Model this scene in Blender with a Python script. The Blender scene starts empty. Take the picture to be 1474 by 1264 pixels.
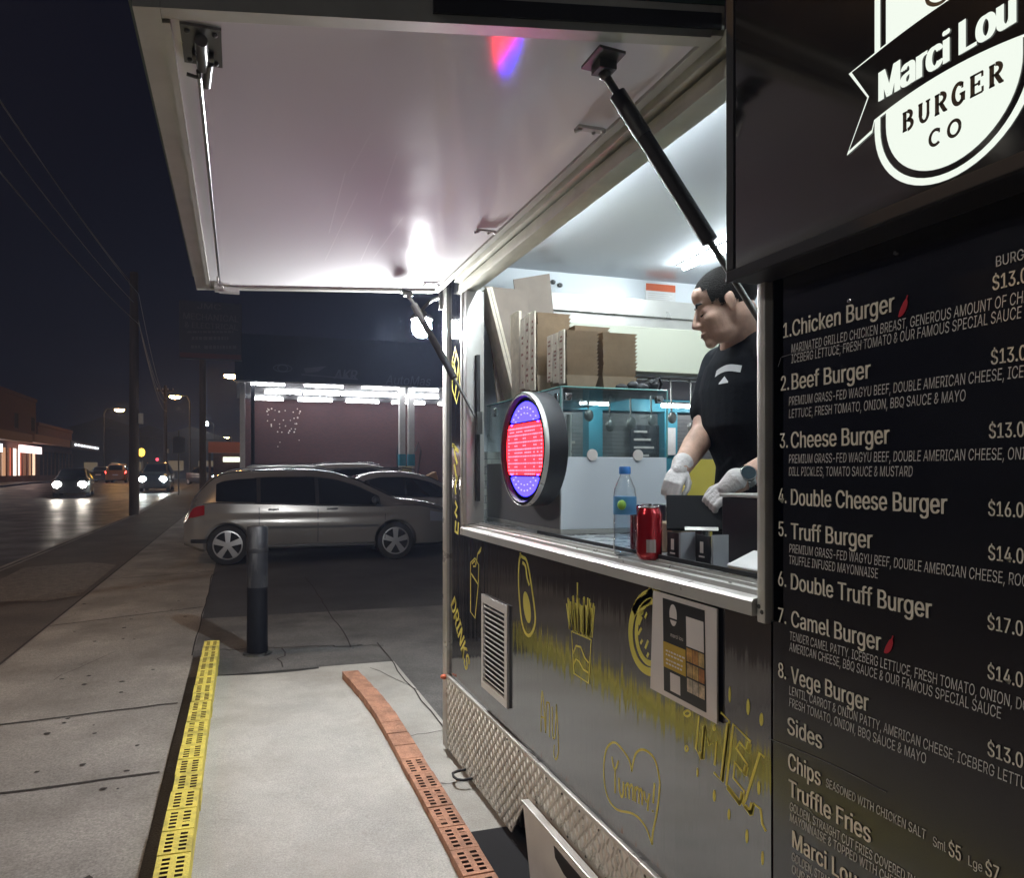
import bpy, bmesh, math, random
from mathutils import Vector, Matrix
random.seed(7)
S = bpy.context.scene
COL = S.collection
R = math.radians
PI = math.pi

# ------------------------------------------------------------------ camera
CAMZ = 1.40
YAW = math.atan(297 / 1000.0)          # the street runs along +Y, the camera is turned a little to the right
SN, CS = math.sin(YAW), math.cos(YAW)
cd = bpy.data.cameras.new('camera')
cam = bpy.data.objects.new('camera', cd)
COL.objects.link(cam)
cam.location = (0, 0, CAMZ)
cam.rotation_euler = (R(90), 0, -YAW)
cd.sensor_fit = 'HORIZONTAL'
cd.sensor_width = 36.0
cd.lens = 1000 / 1474 * 36
cd.shift_x = 97 / 1474
cd.shift_y = 48 / 1474
cd.clip_start = 0.02
cd.clip_end = 2000
S.camera = cam

# ------------------------------------------------------------------ world: night sky
W = bpy.data.worlds.new('World')
S.world = W
W.use_nodes = True
wn, wl = W.node_tree.nodes, W.node_tree.links
bg = wn['Background']
sky = wn.new('ShaderNodeTexSky')
sky.sky_type = 'NISHITA'
sky.sun_disc = False
sky.sun_elevation = R(-6)
sky.sun_rotation = R(200)
mx = wn.new('ShaderNodeMixRGB'); mx.blend_type = 'ADD'; mx.inputs[0].default_value = 1.0
mx.inputs[2].default_value = (0.025, 0.028, 0.064, 1)
wl.new(sky.outputs[0], mx.inputs[1])
wl.new(mx.outputs[0], bg.inputs['Color'])
bg.inputs['Strength'].default_value = 0.10

S.view_settings.view_transform = 'Standard'
S.view_settings.look = 'None'
S.view_settings.exposure = 0.3
S.view_settings.gamma = 1.0
HAZE = 0.0030
S.cycles.volume_bounces = 0
S.cycles.max_bounces = 8
S.cycles.glossy_bounces = 4
S.cycles.transparent_max_bounces = 16
S.cycles.sample_clamp_indirect = 4.0
S.cycles.sample_clamp_direct = 0.0
S.cycles.caustics_reflective = False
S.cycles.caustics_refractive = False
S.cycles.blur_glossy = 0.5

# ------------------------------------------------------------------ helpers
def wall(x, y, X0=1.0):
    """a point of the trailer's side (plane X = X0), from where it shows in the reference frame"""
    u, v = (x - 640) / 1000, (680 - y) / 1000
    t = X0 / (SN + CS * u)
    return Vector((X0, t * (CS - SN * u), CAMZ + t * v))
def depth(x, y, Y0):
    u, v = (x - 640) / 1000, (680 - y) / 1000
    t = Y0 / (CS - SN * u)
    return Vector((t * (SN + CS * u), Y0, CAMZ + t * v))

ORG = {}      # world origin of every object made
def tag(o, label=None, cat=None, group=None, kind=None):
    if label: o['label'] = label
    if cat: o['category'] = cat
    if group: o['group'] = group
    if kind: o['kind'] = kind
    return o
def thing(name, loc, label, cat, group=None, rz=0.0):
    o = bpy.data.objects.new(name, None)
    COL.objects.link(o)
    o.location = loc
    o.rotation_euler = (0, 0, rz)
    o.empty_display_size = 0.1
    ORG[o] = Vector(loc)
    return tag(o, label, cat, group)

class MB:
    def __init__(s):
        s.v = []; s.f = []; s.mi = []; s.cur = 0
    def add(s, vs, fs):
        b = len(s.v)
        s.v += [Vector(p) for p in vs]
        for f in fs:
            s.f.append([b + i for i in f]); s.mi.append(s.cur)
        return s
    def box(s, a, b):
        x0, y0, z0 = (min(a[i], b[i]) for i in range(3)); x1, y1, z1 = (max(a[i], b[i]) for i in range(3))
        return s.add([(x0,y0,z0),(x1,y0,z0),(x1,y1,z0),(x0,y1,z0),(x0,y0,z1),(x1,y0,z1),(x1,y1,z1),(x0,y1,z1)],
                     [(0,3,2,1),(4,5,6,7),(0,1,5,4),(1,2,6,5),(2,3,7,6),(3,0,4,7)])
    def bbox(s, a, b, r=0.005):
        """box with chamfered edges"""
        bm = bmesh.new()
        bmesh.ops.create_cube(bm, size=1)
        a, b = Vector(a), Vector(b)
        for v in bm.verts:
            v.co = Vector([(a[i] + b[i]) / 2 + v.co[i] * abs(b[i] - a[i]) for i in range(3)])
        bmesh.ops.bevel(bm, geom=bm.edges[:], offset=r, segments=2, affect='EDGES', profile=0.6)
        return s.bm(bm)
    def bm(s, bm, M=None):
        bm.verts.ensure_lookup_table()
        for i, v in enumerate(bm.verts): v.index = i
        vs = [(M @ v.co if M else v.co.copy()) for v in bm.verts]
        s.add(vs, [[v.index for v in f.verts] for f in bm.faces])
        bm.free()
        return s
    def obox(s, c, ax, ay, az):
        """oriented box: centre and three half-axis vectors"""
        c, ax, ay, az = map(Vector, (c, ax, ay, az))
        vs = [c + sx*ax + sy*ay + sz*az for sz in (-1,1) for sx, sy in ((-1,-1),(1,-1),(1,1),(-1,1))]
        return s.add(vs, [(0,3,2,1),(4,5,6,7),(0,1,5,4),(1,2,6,5),(2,3,7,6),(3,0,4,7)])
    def tube(s, pts, r, n=12, caps=True):
        pts = [Vector(p) for p in pts]
        rs = r if isinstance(r, (list, tuple)) else [r] * len(pts)
        rings = []
        up = None
        for i, p in enumerate(pts):
            d = (pts[min(i+1, len(pts)-1)] - pts[max(i-1, 0)])
            if d.length < 1e-9: d = Vector((0,0,1))
            d.normalize()
            if up is None:
                up = Vector((0,0,1)) if abs(d.z) < 0.9 else Vector((1,0,0))
            a = d.cross(up)
            if a.length < 1e-6:
                a = d.cross(Vector((0,1,0)))
            a.normalize(); b = a.cross(d).normalized(); up = b
            rings.append([p + rs[i] * (math.cos(2*PI*k/n) * a + math.sin(2*PI*k/n) * b) for k in range(n)])
        vs = [q for ring in rings for q in ring]; fs = []
        for i in range(len(pts)-1):
            for k in range(n):
                k2 = (k+1) % n
                fs.append((i*n+k, i*n+k2, (i+1)*n+k2, (i+1)*n+k))
        if caps:
            fs.append(tuple(range(n-1, -1, -1))); fs.append(tuple((len(pts)-1)*n + k for k in range(n)))
        return s.add(vs, fs)
    def lathe(s, c, prof, n=32, axis=(0,0,1), caps=True):
        """profile list of (radius, height) about an axis through c"""
        c = Vector(c); az = Vector(axis).normalized()
        ax = az.orthogonal().normalized(); ay = az.cross(ax)
        vs, fs = [], []
        for r, h in prof:
            for k in range(n):
                a = 2*PI*k/n
                vs.append(c + az*h + r*(math.cos(a)*ax + math.sin(a)*ay))
        for i in range(len(prof)-1):
            for k in range(n):
                k2 = (k+1) % n
                fs.append((i*n+k, i*n+k2, (i+1)*n+k2, (i+1)*n+k))
        if caps: fs.append(tuple(range(n-1,-1,-1))); fs.append(tuple((len(prof)-1)*n+k for k in range(n)))
        return s.add(vs, fs)
    def prism(s, poly, d):
        """planar polygon of 3-D points, pushed along the vector d"""
        poly = [Vector(p) for p in poly]; d = Vector(d); n = len(poly)
        nr = Vector((0,0,0))
        for i in range(n): nr += poly[i].cross(poly[(i+1) % n])
        if nr.dot(d) > 0: poly = poly[::-1]
        vs = poly + [p + d for p in poly]
        fs = [tuple(range(n)), tuple(range(2*n-1, n-1, -1))]
        for i in range(n):
            j = (i+1) % n
            fs.append((i, n+i, n+j, j))
        return s.add(vs, fs)
    def quad(s, a, b, c, d): return s.add([a,b,c,d], [(0,1,2,3)])
    def grid(s, fn, nu, nv):
        vs = [fn(i/nu, j/nv) for i in range(nu+1) for j in range(nv+1)]
        fs = [(i*(nv+1)+j, (i+1)*(nv+1)+j, (i+1)*(nv+1)+j+1, i*(nv+1)+j+1) for i in range(nu) for j in range(nv)]
        return s.add(vs, fs)
    def ball(s, c, r, n=16, m=10):
        c = Vector(c); r = r if isinstance(r, (tuple, list)) else (r,r,r)
        vs = [c + Vector((0,0,-r[2]))]; fs = []
        for i in range(1, m):
            t = -PI/2 + PI*i/m
            for k in range(n):
                a = 2*PI*k/n
                vs.append(c + Vector((r[0]*math.cos(t)*math.cos(a), r[1]*math.cos(t)*math.sin(a), r[2]*math.sin(t))))
        vs.append(c + Vector((0,0,r[2])))
        for k in range(n):
            k2 = (k+1) % n
            fs.append((0, 1+k2, 1+k)); fs.append((len(vs)-1, 1+(m-2)*n+k, 1+(m-2)*n+k2))
        for i in range(m-2):
            for k in range(n):
                k2 = (k+1) % n
                fs.append((1+i*n+k, 1+i*n+k2, 1+(i+1)*n+k2, 1+(i+1)*n+k))
        return s.add(vs, fs)
    def build(s, name, m, parent=None, smooth=None, local=False, fix=True):
        me = bpy.data.meshes.new(name)
        vs = s.v
        if local: o0 = Vector((0,0,0))
        else:
            lo = Vector([min(v[i] for v in vs) for i in range(3)]); hi = Vector([max(v[i] for v in vs) for i in range(3)])
            o0 = Vector(((lo.x+hi.x)/2, (lo.y+hi.y)/2, lo.z))
        me.from_pydata([v - o0 for v in vs], [], s.f)
        ms = m if isinstance(m, (list, tuple)) else [m]
        for q in ms: me.materials.append(q)
        if len(ms) > 1: me.polygons.foreach_set('material_index', s.mi)
        if fix:
            b = bmesh.new(); b.from_mesh(me); bmesh.ops.recalc_face_normals(b, faces=b.faces[:]); b.to_mesh(me); b.free()
        if smooth:
            me.polygons.foreach_set('use_smooth', [True]*len(me.polygons))
            me.set_sharp_from_angle(angle=R(smooth))
        me.update()
        o = bpy.data.objects.new(name, me)
        COL.objects.link(o)
        ORG[o] = o0
        if parent:
            o.parent = parent
            o.location = o0 if local else o0 - ORG[parent]
        else: o.location = o0
        return o

def copy_tree(o, parent=None):
    c = o.copy(); COL.objects.link(c)
    if parent: c.parent = parent
    for ch in list(o.children): copy_tree(ch, c)
    return c

# ------------------------------------------------------------------ materials
def mat(name, col, rough=0.5, metal=0.0, var=0.0, vscale=8.0, bump=0.0, bscale=40.0, rvar=0.0, stretch=(1,1,1),
        spec=0.5, coat=0.0, emit=None, es=0.0, speck=0.0, sscale=250.0, stain=None, trans=0.0, stscale=1.2):
    m = bpy.data.materials.new(name); m.use_nodes = True
    n, l = m.node_tree.nodes, m.node_tree.links
    p = n['Principled BSDF']
    p.inputs['Base Color'].default_value = (*col, 1)
    p.inputs['Roughness'].default_value = rough
    p.inputs['Metallic'].default_value = metal
    p.inputs['Specular IOR Level'].default_value = spec
    if coat: p.inputs['Coat Weight'].default_value = coat; p.inputs['Coat Roughness'].default_value = 0.05
    if trans: p.inputs['Transmission Weight'].default_value = trans
    if emit:
        p.inputs['Emission Color'].default_value = (*emit, 1); p.inputs['Emission Strength'].default_value = es
    if var or bump or rvar or speck or stain:
        tc = n.new('ShaderNodeTexCoord'); mp = n.new('ShaderNodeMapping')
        geo = n.new('ShaderNodeNewGeometry')
        mp.inputs['Scale'].default_value = stretch
        l.new(geo.outputs['Position'], mp.inputs['Vector'])
        out = None
        def noise(sc, det=6, ro=0.6):
            t = n.new('ShaderNodeTexNoise'); t.inputs['Scale'].default_value = sc; t.inputs['Detail'].default_value = det
            t.inputs['Roughness'].default_value = ro
            l.new(mp.outputs[0], t.inputs['Vector']); return t.outputs['Fac']
        def rng(sock, a, b, lo=0.3, hi=0.7):
            r = n.new('ShaderNodeMapRange'); r.inputs['From Min'].default_value = lo; r.inputs['From Max'].default_value = hi
            r.inputs['To Min'].default_value = a; r.inputs['To Max'].default_value = b
            l.new(sock, r.inputs['Value']); return r.outputs[0]
        def mulc(prev, sock):
            x = n.new('ShaderNodeMixRGB'); x.blend_type = 'MULTIPLY'; x.inputs[0].default_value = 1
            if prev is None: x.inputs[1].default_value = (*col, 1)
            else: l.new(prev, x.inputs[1])
            l.new(sock, x.inputs[2]); return x.outputs[0]
        if var: out = mulc(out, rng(noise(vscale), 1 - var, 1 + var))
        if speck: out = mulc(out, rng(noise(sscale, 2), 1 - speck, 1 + speck))
        if stain:
            x = n.new('ShaderNodeMixRGB'); x.inputs[2].default_value = (*stain, 1)
            if out is None: x.inputs[1].default_value = (*col, 1)
            else: l.new(out, x.inputs[1])
            l.new(rng(noise(stscale, 8, 0.7), 0, 0.8, 0.48, 0.68), x.inputs[0]); out = x.outputs[0]
        if out: l.new(out, p.inputs['Base Color'])
        if rvar: l.new(rng(noise(vscale*1.7), max(0.02, rough - rvar), rough + rvar), p.inputs['Roughness'])
        if bump:
            b = n.new('ShaderNodeBump'); b.inputs['Strength'].default_value = bump; b.inputs['Distance'].default_value = 0.01
            l.new(noise(bscale, 8), b.inputs['Height']); l.new(b.outputs[0], p.inputs['Normal'])
    return m
def glow(name, col, strength):
    m = bpy.data.materials.new(name); m.use_nodes = True
    n, l = m.node_tree.nodes, m.node_tree.links
    n.remove(n['Principled BSDF'])
    e = n.new('ShaderNodeEmission'); e.inputs[0].default_value = (*col, 1); e.inputs[1].default_value = strength
    l.new(e.outputs[0], n['Material Output'].inputs[0])
    return m
def pane(name, tint=(0.9,0.96,0.95), refl=1.0, rough=0.0):
    m = bpy.data.materials.new(name); m.use_nodes = True
    n, l = m.node_tree.nodes, m.node_tree.links
    n.remove(n['Principled BSDF'])
    t = n.new('ShaderNodeBsdfTransparent'); t.inputs[0].default_value = (*tint, 1)
    g = n.new('ShaderNodeBsdfGlossy'); g.inputs['Roughness'].default_value = rough
    fr = n.new('ShaderNodeLayerWeight'); fr.inputs[0].default_value = 0.5
    pw = n.new('ShaderNodeMath'); pw.operation = 'POWER'; pw.inputs[1].default_value = 4.5
    ad = n.new('ShaderNodeMath'); ad.operation = 'ADD'; ad.inputs[1].default_value = 0.035
    mu = n.new('ShaderNodeMath'); mu.operation = 'MULTIPLY'; mu.inputs[1].default_value = refl
    x = n.new('ShaderNodeMixShader')
    l.new(fr.outputs['Facing'], pw.inputs[0]); l.new(pw.outputs[0], ad.inputs[0]); l.new(ad.outputs[0], mu.inputs[0]); l.new(mu.outputs[0], x.inputs[0]); l.new(t.outputs[0], x.inputs[1]); l.new(g.outputs[0], x.inputs[2])
    l.new(x.outputs[0], n['Material Output'].inputs[0])
    return m
def brick(name, c1, c2, cm, scale=4.0):
    m = mat(name, c1, 0.85)
    n, l = m.node_tree.nodes, m.node_tree.links
    p = n['Principled BSDF']
    geo = n.new('ShaderNodeNewGeometry'); sp = n.new('ShaderNodeSeparateXYZ'); cb = n.new('ShaderNodeCombineXYZ')
    ad = n.new('ShaderNodeMath')
    l.new(geo.outputs['Position'], sp.inputs[0])
    l.new(sp.outputs['X'], ad.inputs[0]); l.new(sp.outputs['Y'], ad.inputs[1])
    l.new(ad.outputs[0], cb.inputs['X']); l.new(sp.outputs['Z'], cb.inputs['Y'])
    t = n.new('ShaderNodeTexBrick'); t.inputs['Scale'].default_value = scale
    t.inputs['Color1'].default_value = (*c1,1); t.inputs['Color2'].default_value = (*c2,1); t.inputs['Mortar'].default_value = (*cm,1)
    t.inputs['Mortar Size'].default_value = 0.015
    l.new(cb.outputs[0], t.inputs['Vector']); l.new(t.outputs['Color'], p.inputs['Base Color'])
    b = n.new('ShaderNodeBump'); b.inputs['Strength'].default_value = 0.4; b.inputs['Distance'].default_value = 0.01
    l.new(t.outputs['Fac'], b.inputs['Height']); b.invert = True
    l.new(b.outputs[0], p.inputs['Normal'])
    return m

M = {}
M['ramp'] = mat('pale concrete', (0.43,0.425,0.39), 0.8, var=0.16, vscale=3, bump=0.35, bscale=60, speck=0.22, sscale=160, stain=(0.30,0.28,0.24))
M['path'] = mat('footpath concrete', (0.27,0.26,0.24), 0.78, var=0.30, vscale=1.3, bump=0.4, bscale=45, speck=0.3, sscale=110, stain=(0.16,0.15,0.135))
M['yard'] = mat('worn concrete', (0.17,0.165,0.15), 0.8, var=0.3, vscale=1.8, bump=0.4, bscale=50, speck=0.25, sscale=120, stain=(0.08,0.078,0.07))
M['asphalt'] = mat('asphalt', (0.045,0.044,0.043), 0.6, var=0.3, vscale=1.2, bump=0.9, bscale=90, speck=0.6, sscale=130, rvar=0.15)
M['road'] = mat('worn road', (0.055,0.052,0.05), 0.42, var=0.35, vscale=0.6, bump=0.35, bscale=70, speck=0.4, sscale=100, rvar=0.14)
M['joint'] = mat('dark joint', (0.035,0.03,0.027), 0.9)
M['alu'] = mat('aluminium', (0.66,0.65,0.61), 0.36, 0.45, rvar=0.12, vscale=5, var=0.08)
M['alu2'] = mat('dull aluminium', (0.50,0.49,0.46), 0.45, 0.4, rvar=0.1, vscale=9, var=0.1)
M['plate'] = mat('chequer plate', (0.82,0.81,0.75), 0.30, 0.30, var=0.12, vscale=6, rvar=0.08)
M['steel'] = mat('bright steel', (0.6,0.6,0.6), 0.22, 1.0)
M['gun'] = mat('dark steel', (0.13,0.13,0.125), 0.35, 0.8, rvar=0.1)
M['awn'] = mat('white laminate', (0.90,0.885,0.90), 0.12, var=0.03, vscale=1.5, rvar=0.05, spec=0.55)
M['awn'].node_tree.nodes['Principled BSDF'].inputs['IOR'].default_value = 2.2
M['inner'] = mat('interior laminate', (0.72,0.76,0.79), 0.28, var=0.03, vscale=2)
M['cream'] = mat('cream cabinet', (0.52,0.53,0.43), 0.4)
M['white'] = mat('white paint', (0.75,0.75,0.74), 0.4, var=0.05)
M['rubber'] = mat('black rubber', (0.012,0.012,0.014), 0.6)
M['black'] = mat('black plastic', (0.016,0.016,0.02), 0.38, var=0.1)
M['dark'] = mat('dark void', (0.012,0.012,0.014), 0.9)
M['yellow_ink'] = mat('yellow print', (0.80,0.70,0.14), 0.45)
M['cream_ink'] = mat('cream print', (0.80,0.75,0.62), 0.5)
M['grey_ink'] = mat('pale print', (0.62,0.60,0.56), 0.5)
M['red_ink'] = mat('red print', (0.55,0.03,0.05), 0.4)
M['paper'] = mat('paper', (0.76,0.70,0.66), 0.7, var=0.04)
M['kraft'] = mat('kraft board', (0.36,0.27,0.18), 0.8, var=0.12, vscale=12, speck=0.08)
M['kraft_dark'] = mat('grey-brown board', (0.25,0.205,0.17), 0.85, var=0.1, vscale=10)
M['board_edge'] = mat('pale board', (0.62,0.56,0.45), 0.75, var=0.15, vscale=30)
M['glass'] = pane('clear glass', (0.92,0.965,0.965), 1.2)
M['clear'] = pane('clear plastic', (0.94,0.96,0.97), 2.6, 0.08)
M['glass_edge'] = mat('green glass edge', (0.18,0.38,0.36), 0.15)
M['panelwhite'] = mat('frosted panel', (0.76,0.81,0.86), 0.32)
M['yellow_brick'] = mat('yellow painted brick', (0.74,0.64,0.12), 0.65, var=0.14, vscale=16, bump=0.3, bscale=90, speck=0.16, sscale=140, stain=(0.22,0.19,0.06), stscale=7)
M['red_brick'] = mat('red brick', (0.42,0.215,0.135), 0.85, var=0.28, vscale=14, bump=0.5, bscale=90, speck=0.25, sscale=140, stain=(0.20,0.11,0.075), stscale=6)
M['hole'] = mat('brick core', (0.05,0.022,0.014), 0.95)
M['navy'] = mat('navy paint', (0.004,0.0045,0.007), 0.6, spec=0.2, var=0.3, vscale=10, bump=0.2)
M['tyre'] = mat('tyre rubber', (0.014,0.014,0.014), 0.75)
M['rim'] = mat('alloy rim', (0.62,0.62,0.62), 0.3, 0.8)
M['carglass'] = mat('tinted car glass', (0.008,0.009,0.011), 0.04, spec=0.6)
M['silver'] = mat('silver car paint', (0.40,0.385,0.36), 0.24, 0.6, coat=1.0)
M['pearl'] = mat('white car paint', (0.70,0.70,0.70), 0.3, 0.0, coat=0.9)
M['greycar'] = mat('grey car paint', (0.46,0.46,0.47), 0.3, 0.4, coat=0.9)
M['darkcar'] = mat('dark car paint', (0.03,0.032,0.036), 0.3, 0.4, coat=0.9)
M['orangecar'] = mat('taxi paint', (0.45,0.20,0.04), 0.35, coat=0.8)
M['trim'] = mat('chrome trim', (0.6,0.6,0.6), 0.2, 1.0)
M['tail'] = mat('red lens', (0.28,0.01,0.012), 0.15)
M['lens'] = mat('headlamp lens', (0.45,0.48,0.55), 0.1, 0.5)
M['wood'] = mat('timber pole', (0.105,0.078,0.058), 0.85, var=0.3, vscale=6, stretch=(1,1,0.15), bump=0.4)
M['skin'] = mat('skin', (0.54,0.34,0.255), 0.55, var=0.13, vscale=45, speck=0.10, sscale=420, bump=0.12, bscale=300)
M['skin'].node_tree.nodes['Principled BSDF'].inputs['Subsurface Weight'].default_value = 0.05
M['skin'].node_tree.nodes['Principled BSDF'].inputs['Subsurface Radius'].default_value = (0.01,0.004,0.002)
M['hair'] = mat('short dark hair', (0.010,0.008,0.007), 0.8, spec=0.15, bump=0.8, bscale=260)
M['tee'] = mat('black cotton', (0.006,0.0065,0.009), 0.9, spec=0.12, bump=0.25, bscale=30)
M['glove'] = mat('white glove', (0.64,0.61,0.60), 0.5, var=0.06, vscale=40, bump=0.45, bscale=90)
M['jean'] = mat('dark trousers', (0.02,0.022,0.03), 0.85)
M['can'] = mat('red can', (0.42,0.012,0.02), 0.22, 0.55, coat=0.5)
M['blue_cap'] = mat('blue cap', (0.05,0.22,0.62), 0.35)
M['label_blue'] = mat('blue label', (0.10,0.30,0.55), 0.35)
M['label_green'] = mat('green label', (0.25,0.48,0.06), 0.35)
M['blue'] = mat('blue paint', (0.03,0.28,0.42), 0.5, var=0.1)
M['shutter'] = mat('grey shutter', (0.20,0.20,0.20), 0.5, 0.2, var=0.1)
M['mustard'] = mat('mustard board', (0.34,0.27,0.03), 0.5)
M['fascia'] = mat('navy fascia', (0.035,0.042,0.08), 0.6, var=0.1)
M['fascia_ink'] = mat('faded lettering', (0.16,0.17,0.24), 0.6)
M['orange_ink'] = mat('orange sticker', (0.62,0.14,0.06), 0.5)
M['maroon'] = brick('maroon brick wall', (0.055,0.017,0.014), (0.038,0.012,0.011), (0.036,0.018,0.016), 4.2)
M['shopbrick'] = brick('shop brick', (0.20,0.09,0.05), (0.15,0.07,0.04), (0.13,0.09,0.07), 3.0)
M['tan'] = mat('tan board', (0.5,0.3,0.14), 0.8)

def ripple_black(name, base, rough, amp, sy, ior=1.5):
    """gloss black sheet with the slight vertical ripple of a glued-on skin"""
    m = mat(name, base, rough, spec=0.5); m.node_tree.nodes['Principled BSDF'].inputs['IOR'].default_value = ior
    n, l = m.node_tree.nodes, m.node_tree.links
    p = n['Principled BSDF']
    geo = n.new('ShaderNodeNewGeometry'); mp = n.new('ShaderNodeMapping'); mp.inputs['Scale'].default_value = (1, sy, 0.25)
    t = n.new('ShaderNodeTexNoise'); t.inputs['Scale'].default_value = 1; t.inputs['Detail'].default_value = 2
    b = n.new('ShaderNodeBump'); b.inputs['Strength'].default_value = amp; b.inputs['Distance'].default_value = 0.01
    l.new(geo.outputs['Position'], mp.inputs[0]); l.new(mp.outputs[0], t.inputs['Vector'])
    l.new(t.outputs['Fac'], b.inputs['Height']); l.new(b.outputs[0], p.inputs['Normal'])
    mp2 = n.new('ShaderNodeMapping'); mp2.inputs['Scale'].default_value = (3, 3, 3)
    t2 = n.new('ShaderNodeTexNoise'); t2.inputs['Scale'].default_value = 2; t2.inputs['Detail'].default_value = 6
    r = n.new('ShaderNodeMapRange'); r.inputs['To Min'].default_value = rough*0.7; r.inputs['To Max'].default_value = rough*1.6
    l.new(geo.outputs['Position'], mp2.inputs[0]); l.new(mp2.outputs[0], t2.inputs['Vector']); l.new(t2.outputs['Fac'], r.inputs['Value'])
    l.new(r.outputs[0], p.inputs['Roughness'])
    return m
M['skinblack'] = ripple_black('black wall skin', (0.009,0.010,0.014), 0.06, 0.11, 34, 2.9)
M['menublack'] = ripple_black('black menu board', (0.010,0.011,0.016), 0.17, 0.05, 14, 1.9)
M['signblack'] = ripple_black('black sign face', (0.012,0.012,0.013), 0.09, 0.02, 4, 1.9)

M['E_lamp'] = glow('lamp light', (0.97,0.985,1.0), 1480)
M['E_tube'] = glow('tube light', (0.86,0.96,1.0), 110)
M['E_can'] = glow('canopy tube light', (0.97,0.98,1.0), 42)
M['E_work'] = glow('workshop tube', (0.95,0.98,1.0), 55)
M['E_sodium'] = glow('sodium light', (1.0,0.55,0.22), 330)
M['E_head'] = glow('headlight', (1.0,0.90,0.78), 90)
M['E_headw'] = glow('cool headlight', (0.90,1.0,0.97), 90)
M['E_tail'] = glow('tail light', (1.0,0.05,0.04), 12)
M['E_shop'] = glow('lit shop', (1.0,0.70,0.48), 1.2)
M['E_shopsign'] = glow('lit shop sign', (0.9,0.95,1.0), 2.2)
M['E_red'] = glow('red light', (1.0,0.06,0.10), 3)
M['E_amber'] = glow('amber light', (1.0,0.55,0.06), 4)
M['E_sign'] = glow('sign light', (0.80,0.86,0.77), 0.92)
M['E_rdot'] = glow('red diode', (1.0,0.016,0.026), 22)
M['E_rface'] = glow('red diffuser', (1.0,0.022,0.036), 3.3)
M['E_bdot'] = glow('blue diode', (0.018,0.015,1.0), 36)
M['E_bface'] = glow('blue diffuser', (0.028,0.020,1.0), 8.5)

# ------------------------------------------------------------------ lettering
def load_font():
    import os
    try:
        p = os.path.join(bpy.utils.system_resource('DATAFILES'), 'fonts', 'Inter.woff2')
        if os.path.exists(p): return bpy.data.fonts.load(p)
    except Exception: pass
    return None
FONT = load_font()
def text_mesh(s, bold=0.0, shear=0.0, spacing=1.0):
    cu = bpy.data.curves.new('lettering', 'FONT')
    if FONT: cu.font = FONT
    cu.body = s; cu.size = 1.0; cu.offset = bold; cu.shear = shear; cu.space_character = spacing; cu.resolution_u = 3
    o = bpy.data.objects.new('lettering', cu); COL.objects.link(o)
    bpy.context.view_layer.update()
    me = bpy.data.meshes.new_from_object(o.evaluated_get(bpy.context.evaluated_depsgraph_get()))
    vs = [v.co.copy() for v in me.vertices]; fs = [tuple(p.vertices) for p in me.polygons]
    bpy.data.objects.remove(o); bpy.data.curves.remove(cu); bpy.data.meshes.remove(me)
    return vs, fs
_c = text_mesh('H')[0]; CAP = max(v.y for v in _c)
def width(s, bold=0.0, spacing=1.0):
    vs, _ = text_mesh(s, bold, 0, spacing)
    return max(v.x for v in vs) - min(v.x for v in vs)
def letters(name, s, org, ex, ey, cap, wid=None, fit=None, m=None, parent=None, bold=0.0, shear=0.0, mb=None, align='L', jit=0.0):
    """flat lettering: org = left end of the baseline, ex/ey = reading and up directions, cap = capital height (m), wid = width (m)"""
    vs, fs = text_mesh(s, 0, shear)
    ex, ey = Vector(ex).normalized(), Vector(ey).normalized()
    x0 = min(v.x for v in vs); w = max(v.x for v in vs) - x0
    sy = cap / CAP; sx = sy
    if wid:
        ref = width(fit) if fit else w
        sx = wid / ref
    sh = {'L': 0, 'C': -w*sx/2}[align]
    b = mb or MB()
    nz = ex.cross(ey)
    for k, q in enumerate((0, -1, 1) if bold else (0,)):
        b.add([Vector(org) + ex*((v.x - x0 + q*bold*1.1)*sx + sh) + ey*(v.y*sy) + nz*(.0002*k) for v in vs], fs)
    if mb: return None
    return b.build(name, m, parent, fix=False)
EXW, EYW = Vector((0,-1,0)), Vector((0,0,1))      # reading along the trailer's side
def ribbon(mb, pts, w, closed=False):
    w = w * RIBK
    """a painted line of width w on the trailer's side (plane X)"""
    n = len(pts); out = []
    for i in range(n):
        a = pts[(i-1) % n] if (closed or i > 0) else pts[i]
        c = pts[(i+1) % n] if (closed or i < n-1) else pts[i]
        d = (c - a); d = Vector((0, d.y, d.z))
        if d.length < 1e-9: d = Vector((0,1,0))
        d.normalize(); nn = Vector((0, -d.z, d.y))
        out += [pts[i] + nn*w/2, pts[i] - nn*w/2]
    fs = [(2*i, 2*i+1, (2*i+3) % (2*n), (2*i+2) % (2*n)) for i in range(n if closed else n-1)]
    mb.add(out, fs)
RIBK = 1.0
def smooth_pts(p, k=4, closed=False):
    n = len(p); out = []
    for i in range(n if closed else n-1):
        g = lambda j: p[j % n] if closed else p[max(0, min(n-1, j))]
        a, b, c, d = g(i-1), g(i), g(i+1), g(i+2)
        for q in range(k):
            t = q/k
            out.append(0.5*((2*b) + (c-a)*t + (2*a-5*b+4*c-d)*t*t + (3*b-a-3*c+d)*t*t*t))
    if not closed: out.append(p[-1])
    return out

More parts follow.
